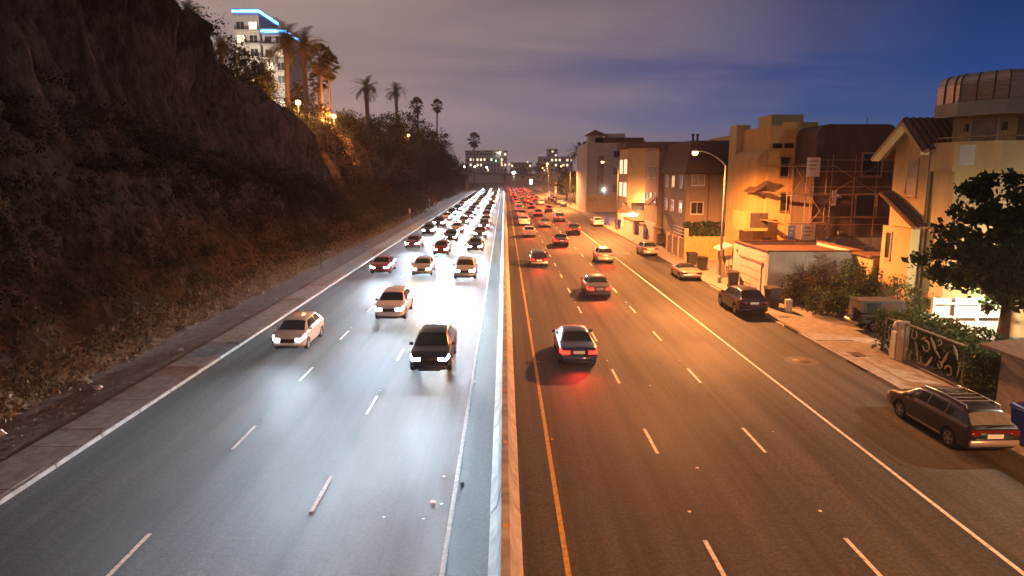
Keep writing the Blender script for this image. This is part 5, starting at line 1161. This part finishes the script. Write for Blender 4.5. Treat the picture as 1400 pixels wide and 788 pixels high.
# ------------------------------------------------------------------ parked cars
PK = 'cars parked along the right kerb'
def park(kind, name, label, x, y_rear, paint, **kw):
    return make_car(kind, name, label, (x+.55, y_rear+CAR[kind]['L']/2, 0), kw.pop('rz', 0), paint, PK, **kw)
park('wagon', 'estate_car', 'dark estate car with roof rails and full width red tail strip, nearest parked car', 14.9, 20.0, 'paint_plum', sill='paint_silver', rear_glass='rear_glass_pale', panel='paint_teal', rz=R(1.2))
park('suv', 'sport_utility_car', 'dark navy sport utility car parked beside the black bin', 15.0, 41.0, 'paint_navy', rz=R(.6))
park('roadster', 'roadster', 'silver two seat roadster with black soft top by the street lamp', 15.0, 55.0, 'paint_gold_silver')
park('hatch', 'hatchback', 'small silver hatchback parked behind the silver roadster', 15.05, 71.5, 'paint_silver', rz=R(.8))
wh = park('hatch', 'hatchback', 'white hatchback with roof rack beside the blue bin and white shed', 15.0, 111.5, 'paint_white')
for y in (-.5, -.2, .1): m = MB(); m.bar((-.55, y, 1.575), (.55, y, 1.575), .05, .04); m.build('roof_rack', 'black_plastic', wh, world=False)
for y0, k, p, lab in ((176, 'hatch', 'paint_white', 'white hatchback parked farther up the kerb, first beyond the pale apartments'), (189, 'suv', 'paint_silver', 'pale sport utility car parked beyond the pale apartments'), (197, 'sedan', 'paint_black', 'black saloon parked near the tree beyond the pale apartments'), (208, 'hatch', 'paint_red', 'dark red hatchback parked far up the kerb near the yellow sign'), (222, 'sedan', 'paint_white', 'farthest white saloon parked up the kerb')):
    far_car(k, 'parked_car', lab, (15.4, y0+2.2, 0), 0, p, PK, None)

# ------------------------------------------------------------------ traffic with its lamps lit
_o = 'first second third fourth fifth sixth seventh eighth ninth tenth eleventh twelfth thirteenth fourteenth fifteenth sixteenth seventeenth eighteenth nineteenth'.split()
ORD = ['nearest'] + _o[1:] + ['twentieth'] + ['twenty-'+w for w in _o[:9]] + ['thirtieth']
PNAME = {'paint_grey': 'grey', 'paint_black': 'black', 'paint_white': 'white', 'paint_silver': 'silver', 'paint_blue': 'blue', 'paint_red': 'red', 'paint_navy': 'navy'}
KNAME = {'sedan': 'saloon', 'hatch': 'hatchback', 'suv': 'sport utility car', 'wagon': 'estate car'}
FULL_TO = 104
SPOT = 24000.; NEAR = 2100.
def beam(root, kind, warm, power, n=2):
    d = CAR[kind]; c = (1, .86, .66) if warm else (.70, .85, 1.0)
    for sx in ((-.52, .52) if n == 2 else (0,)):
        bo = light('headlight_beam', 'SPOT', (sx, d['L']/2+.12, d['zh']), power*(1 if n == 2 else 1.8), c, root, rot=(R(90-8), 0, 0), spot_size=R(72), spot_blend=1.0, shadow_soft_size=.09); bo.scale = (1, .3, 1); road_falloff(bo, 120., 'Linear' if n == 2 else 'Quadratic')
def lane(x, ys, side, lane_name, seed, warm_share=.35):
    r = random.Random(seed); near = 0
    for y in ys:
        kind = r.choice(['sedan', 'sedan', 'hatch', 'suv', 'wagon']); paint = r.choice(list(PNAME)); xx = x + r.uniform(-.18, .18)
        L = CAR[kind]['L']; yy = y + L/2
        if side == 'left':
            warm = r.random() < warm_share; rz = math.pi; lit = 'warm' if warm else 'head'
            if y < FULL_TO:
                c = make_car(kind, 'oncoming_car', f'{ORD[near]} oncoming car in the {lane_name}, {PNAME[paint]} with bright headlights', (xx, yy, 0), rz, paint, 'oncoming cars with lit headlights', lit=lit); near += 1
                beam(c, kind, warm, NEAR)
            else:
                c = far_car(kind, 'oncoming_car', f'{ORD[near]} oncoming car in the {lane_name}, distant with blazing headlights', (xx, yy, 0), rz, paint, 'oncoming cars with lit headlights', lit); near += 1
                beam(c, kind, warm, SPOT, 1)
        else:
            if y < FULL_TO:
                c = make_car(kind, 'departing_car', f'{ORD[near]} departing car in the {lane_name}, {PNAME[paint]} with red tail lamps', (xx, yy, 0), 0, paint, 'departing cars with lit tail lamps', lit='tail'); near += 1
            else:
                c = far_car(kind, 'departing_car', f'{ORD[near]} departing car in the {lane_name}, distant with red tail lamps', (xx, yy, 0), 0, paint, 'departing cars with lit tail lamps', 'tail'); near += 1
            light('tail_glow', 'SPOT', (0, -L/2-.1, .8), 700., (1, .04, .02), c, rot=(R(90-14), 0, math.pi), spot_size=R(120), spot_blend=1.0, shadow_soft_size=.3)
def spaced(start, gaps, end, seed, g0=10, g1=15):
    r = random.Random(seed); ys = [start]
    for g_ in gaps: ys.append(ys[-1]+g_)
    while ys[-1] < end: ys.append(ys[-1]+r.uniform(g0, g1))
    return ys
lane(-3.4, spaced(29, (27, 20, 16, 14), 330, 1), 'left', 'lane beside the median', 11)
lane(-7.1, spaced(40, (18, 15, 14, 13), 330, 2), 'left', 'middle lane of the left carriageway', 12, .6)
lane(-11.0, spaced(33, (26, 20, 18), 330, 3, 12, 18), 'left', 'kerb lane below the bluff', 13, .1)
lane(3.35, spaced(30, (33, 30), 320, 4, 17, 30), 'right', 'lane beside the yellow line', 14)
lane(6.75, spaced(47, (34, 28), 320, 5, 20, 32), 'right', 'middle lane of the right carriageway', 15)
lane(10.0, spaced(66, (30, 26), 320, 6, 20, 34), 'right', 'outer lane beside the parking strip', 16)
# ------------------------------------------------------------------ hotel with blue neon roof edge on the bluff
Ht = thing('hotel_tower', 'white hotel towers with blue neon roof edges above the palms', 'hotel', (-62, 172, 18))
for x0, x1, y0, z1 in ((-65.4, -59.4, 172, 47.8), (-59.1, -53.6, 173, 43.4)):
    part(Ht, 'tower', 'wall_white', x0, x1, y0, y0+14, 15, z1-1.6); part(Ht, 'roof_storey', 'sign_blue', x0-.1, x1+.1, y0-.1, y0+14.1, z1-1.599, z1)
    for a in ((x0-.2, x1+.2, y0-.3, y0-.12, z1-.9, z1-.4), (x1+.12, x1+.3, y0-.1, y0+14, z1-.9, z1-.4)): part(Ht, 'neon_strip', 'blue_neon', *a)
    for j, z in enumerate(np.arange(18, z1-3, 3.1)):
        part(Ht, 'balcony', 'wall_pale', x0-.15, x1+.15, y0-1.1, y0-.003, z-.25, z-.05)
        for k in range(2):
            w = (x1-x0)/2; window(Ht, 'S', y0, x0+w*(k+.5), float(z)+.2, w*.62, 1.7, ('hotel_light' if (j*3+k*5+int(x0)) % 4 == 0 else 'window_glass'), 'trim_white', 1, .12, False)
light('facade_light', 'POINT', (1.5, -14, 12), 26000, (1, .82, .66), Ht, shadow_soft_size=.6)
part(Ht, 'flood_lamp', 'hotel_light', -60.8, -60.2, 157.7, 158.3, 29.7, 30.3); part(Ht, 'lamp_post', 'galvanised', -60.6, -60.4, 158.0, 158.2, 18, 29.69)
# ------------------------------------------------------------------ overpass and far town
O = thing('overpass', 'pale concrete road overpass curving across the far end of the road', 'bridge', (0, 330, 0))
pts = [(-34, 300, 9.6), (-22, 305, 8.9), (-10, 312, 8.2), (4, 322, 7.6), (18, 336, 7.4), (34, 356, 7.0), (52, 380, 6.0)]
for a, c in zip(pts[:-1], pts[1:]):
    q = MB(); q.bar(a, c, 8.0, .9); q.build('deck', 'concrete', O)
    A_, C_ = Vector(a), Vector(c); n_ = (C_-A_).cross(Vector((0, 0, 1))).normalized()*4
    if n_.y > 0: n_ = -n_
    for z, w in ((1.0, .14), (1.5, .12)): q = MB(); q.bar(A_+n_+Vector((0, 0, z)), C_+n_+Vector((0, 0, z)), w); q.build('railing', 'trim_white', O)
    for t in (0, .33, .66): q = MB(); s = A_.lerp(C_, t)+n_; q.bar(s+Vector((0, 0, .45)), s+Vector((0, 0, 1.5)), .14); q.build('railing_post', 'trim_white', O)
for x, y in ((-17, 309), (0.2, 321), (19.5, 339)): q = MB(); q.box(x-.7, x+.7, y-.7, y+.7, 0, 7.2); q.build('pier', 'concrete', O)
W_ = thing('retaining_wall', 'grey retaining wall below the overpass ramp at the far right', 'wall', (20, 290, 0))
for k in range(8): part(W_, 'wall_panel', 'wall_pale', 20+k*.9, 20.35+k*.9, 262+k*9, 270.95+k*9, 0, 4.6+k*.2)
fence = thing('kerb_railing', 'row of pale posts along the far right pavement', 'railing', (18, 226, 0))
for k in range(14): part(fence, 'rail_post', 'trim_white', 17.9, 18.05, 226+k*4, 226.15+k*4, .1, 1.4)
def far_block(label, x0, x1, y0, z1, m, roof, floors, cols, lit, zb=0, rows_z=None):
    b_ = thing('distant_building', label, 'building', ((x0+x1)/2, y0, 0), 0, 'distant town buildings'); part(b_, 'wall', m, x0, x1, y0, y0+18, 0, z1); part(b_, 'roof', roof, x0-.4, x1+.4, y0-.4, y0+18.4, z1+.001, z1+1.0)
    r = random.Random(int(abs(x0))); fh = (z1-zb)/floors; w = (x1-x0)/cols
    for i in range(floors):
        for j in range(cols):
            window(b_, 'S', y0, x0+w*(j+.5), zb+fh*(i+.3), w*.5, fh*.45, 'hotel_light' if r.random() < lit else 'window_glass', 'trim_white', 0, .15, False)
    return b_
hb = far_block('distant long white hotel with dark roof beyond the lone palm', -32, 2, 560, 25.0, 'wall_white', 'roof_brown', 4, 12, .2, 8)
for k in range(4): b = MB(); b.prism([(-28+k*8, 25.0), (-24+k*8, 25.0), (-26+k*8, 27.2)], 559.3, 561, 'y'); b.build('gable', 'trim_white', hb)
b = MB(); b.lathe([(0, .6), (.6, 0), (0, -.6)], (-4.5, 558.5, 24), n=10); b.build('flood_light', 'white_lamp', hb)
far_block('distant white block with lit floors right of the road end', 32, 64, 640, 22.0, 'wall_white', 'wall_pale', 3, 9, .3, 8)
far_block('distant grey tower block behind the white block', 44, 54, 700, 31.0, 'wall_pale', 'wall_pale', 3, 3, .1, 20)
far_block('distant low pale buildings at the road end', 5, 24, 600, 16.0, 'wall_cream', 'roof_brown', 2, 6, .45, 8)
far_block('distant low block left of the road end', 68, 96, 620, 16, 'wall_pink', 'roof_brown', 2, 7, .4, 8)
for k, (x, y, rr) in enumerate(((28, 560, 6), (-36, 470, 8), (-44, 450, 9), (14, 540, 4), (70, 520, 6), (-30, 500, 6), (50, 600, 5))):
    tree('distant_tree', ['dark round tree beside the distant white block', 'dark tree at the end of the bluff', 'tallest dark tree behind the end of the bluff', 'small dark tree at the road end', 'dark tree far behind the pale apartments', 'dark tree in front of the distant long hotel', 'dark tree before the distant white block'][k], (x, y, 4 if k in (0, 3, 4, 6) else 2), 4, [(0, 0, rr*1.2, rr*.8, rr*.8, rr*.8)], 34, 26, 1.3, 'leaf_dark', 300+k, 'distant trees at the road end', .5, 2.4, .4)
# signals, signs and far lamps
def far_lamp(label, x, y, h, m, power, colr, s=.35):
    r = thing('distant_lamp', label, 'lamp', (x, y, 0), 0, 'lamps at the road end'); b = MB(); b.tube([(0, 0, 0), (0, 0, h)], .1, 6); b.build('post', 'galvanised', r, True, False)
    b = MB(); b.lathe([(0, s), (s*.8, s*.4), (s, 0), (s*.6, -s*.6), (0, -s)], (0, 0, h), n=10); b.build('lamp_head', m, r, True, False)
    if power: light('lamp_light', 'POINT', (0, -s*1.6, h-.2), power, colr, r, shadow_soft_size=.3)
far_lamp('sodium lamp over the overpass ramp', 22, 352, 13, 'sodium', 9000, SOD, .55)
far_lamp('dazzling white lamp at the road end under the overpass', 5.0, 372, 8.4, 'white_lamp', 5000, (1, .95, .85), .95)
far_lamp('small warm lamp above the overpass', 3.0, 420, 13.5, 'hotel_light', 0, SOD, .6); far_lamp('second small warm lamp above the overpass', -2.0, 450, 15, 'hotel_light', 0, SOD, .6); far_lamp('white lamp left of the road end beyond the overpass', -12.5, 480, 12, 'white_lamp', 0, SOD, .5); far_lamp('pair of lights on the overpass, left one', -20, 340, 11.5, 'white_lamp', 0, SOD, .4); far_lamp('pair of lights on the overpass, right one', -15, 345, 11.5, 'white_lamp', 0, SOD, .4); far_lamp('yellow green signal light at the road end', -6, 470, 16.5, 'signal_green', 0, SOD, .5); far_lamp('warm lamp at the far right beyond the ramp', 14.5, 430, 15, 'hotel_light', 0, SOD, .5)
s = thing('warning_sign', 'yellow diamond warning sign on the far right pavement', 'sign', (17.3, 236, .13)); b = MB(); b.tube([(0, 0, 0), (0, 0, 5.2)], .06, 6); b.build('post', 'galvanised', s, True, False)
b = MB(); b.prism([(0, 3.6), (.85, 4.45), (0, 5.3), (-.85, 4.45)], -.1, -.065, 'y'); b.build('plate', 'sign_yellow', s, False, False)
s = thing('lit_sign', 'small bluish lit sign panel at the far right kerb', 'sign', (12.8, 330, 0)); b = MB(); b.tube([(0, 0, 0), (0, 0, 3)], .08, 6); b.build('post', 'galvanised', s, True, False)
b = MB(); b.box(-.7, .7, -.15, .05, 3, 5.4); b.build('panel', 'lit_sign', s, False, False)

# ------------------------------------------------------------------ sea haze in the night air
b = MB(); b.box(-950, 950, -140, 1750, -1.1, 66)
hz = b.build('haze', None); m = bpy.data.materials.new('haze'); m.use_nodes = True; t = m.node_tree; t.nodes.clear()
pv = N(t, 'ShaderNodeVolumePrincipled'); pv.inputs['Color'].default_value = (.92, .92, .95, 1); pv.inputs['Density'].default_value = .0005; pv.inputs['Anisotropy'].default_value = .55
ou = N(t, 'ShaderNodeOutputMaterial'); t.links.new(pv.outputs[0], ou.inputs['Volume']); hz.data.materials.append(m); tag(hz, 'thin sea haze hanging over the whole road', 'haze', kind='stuff')
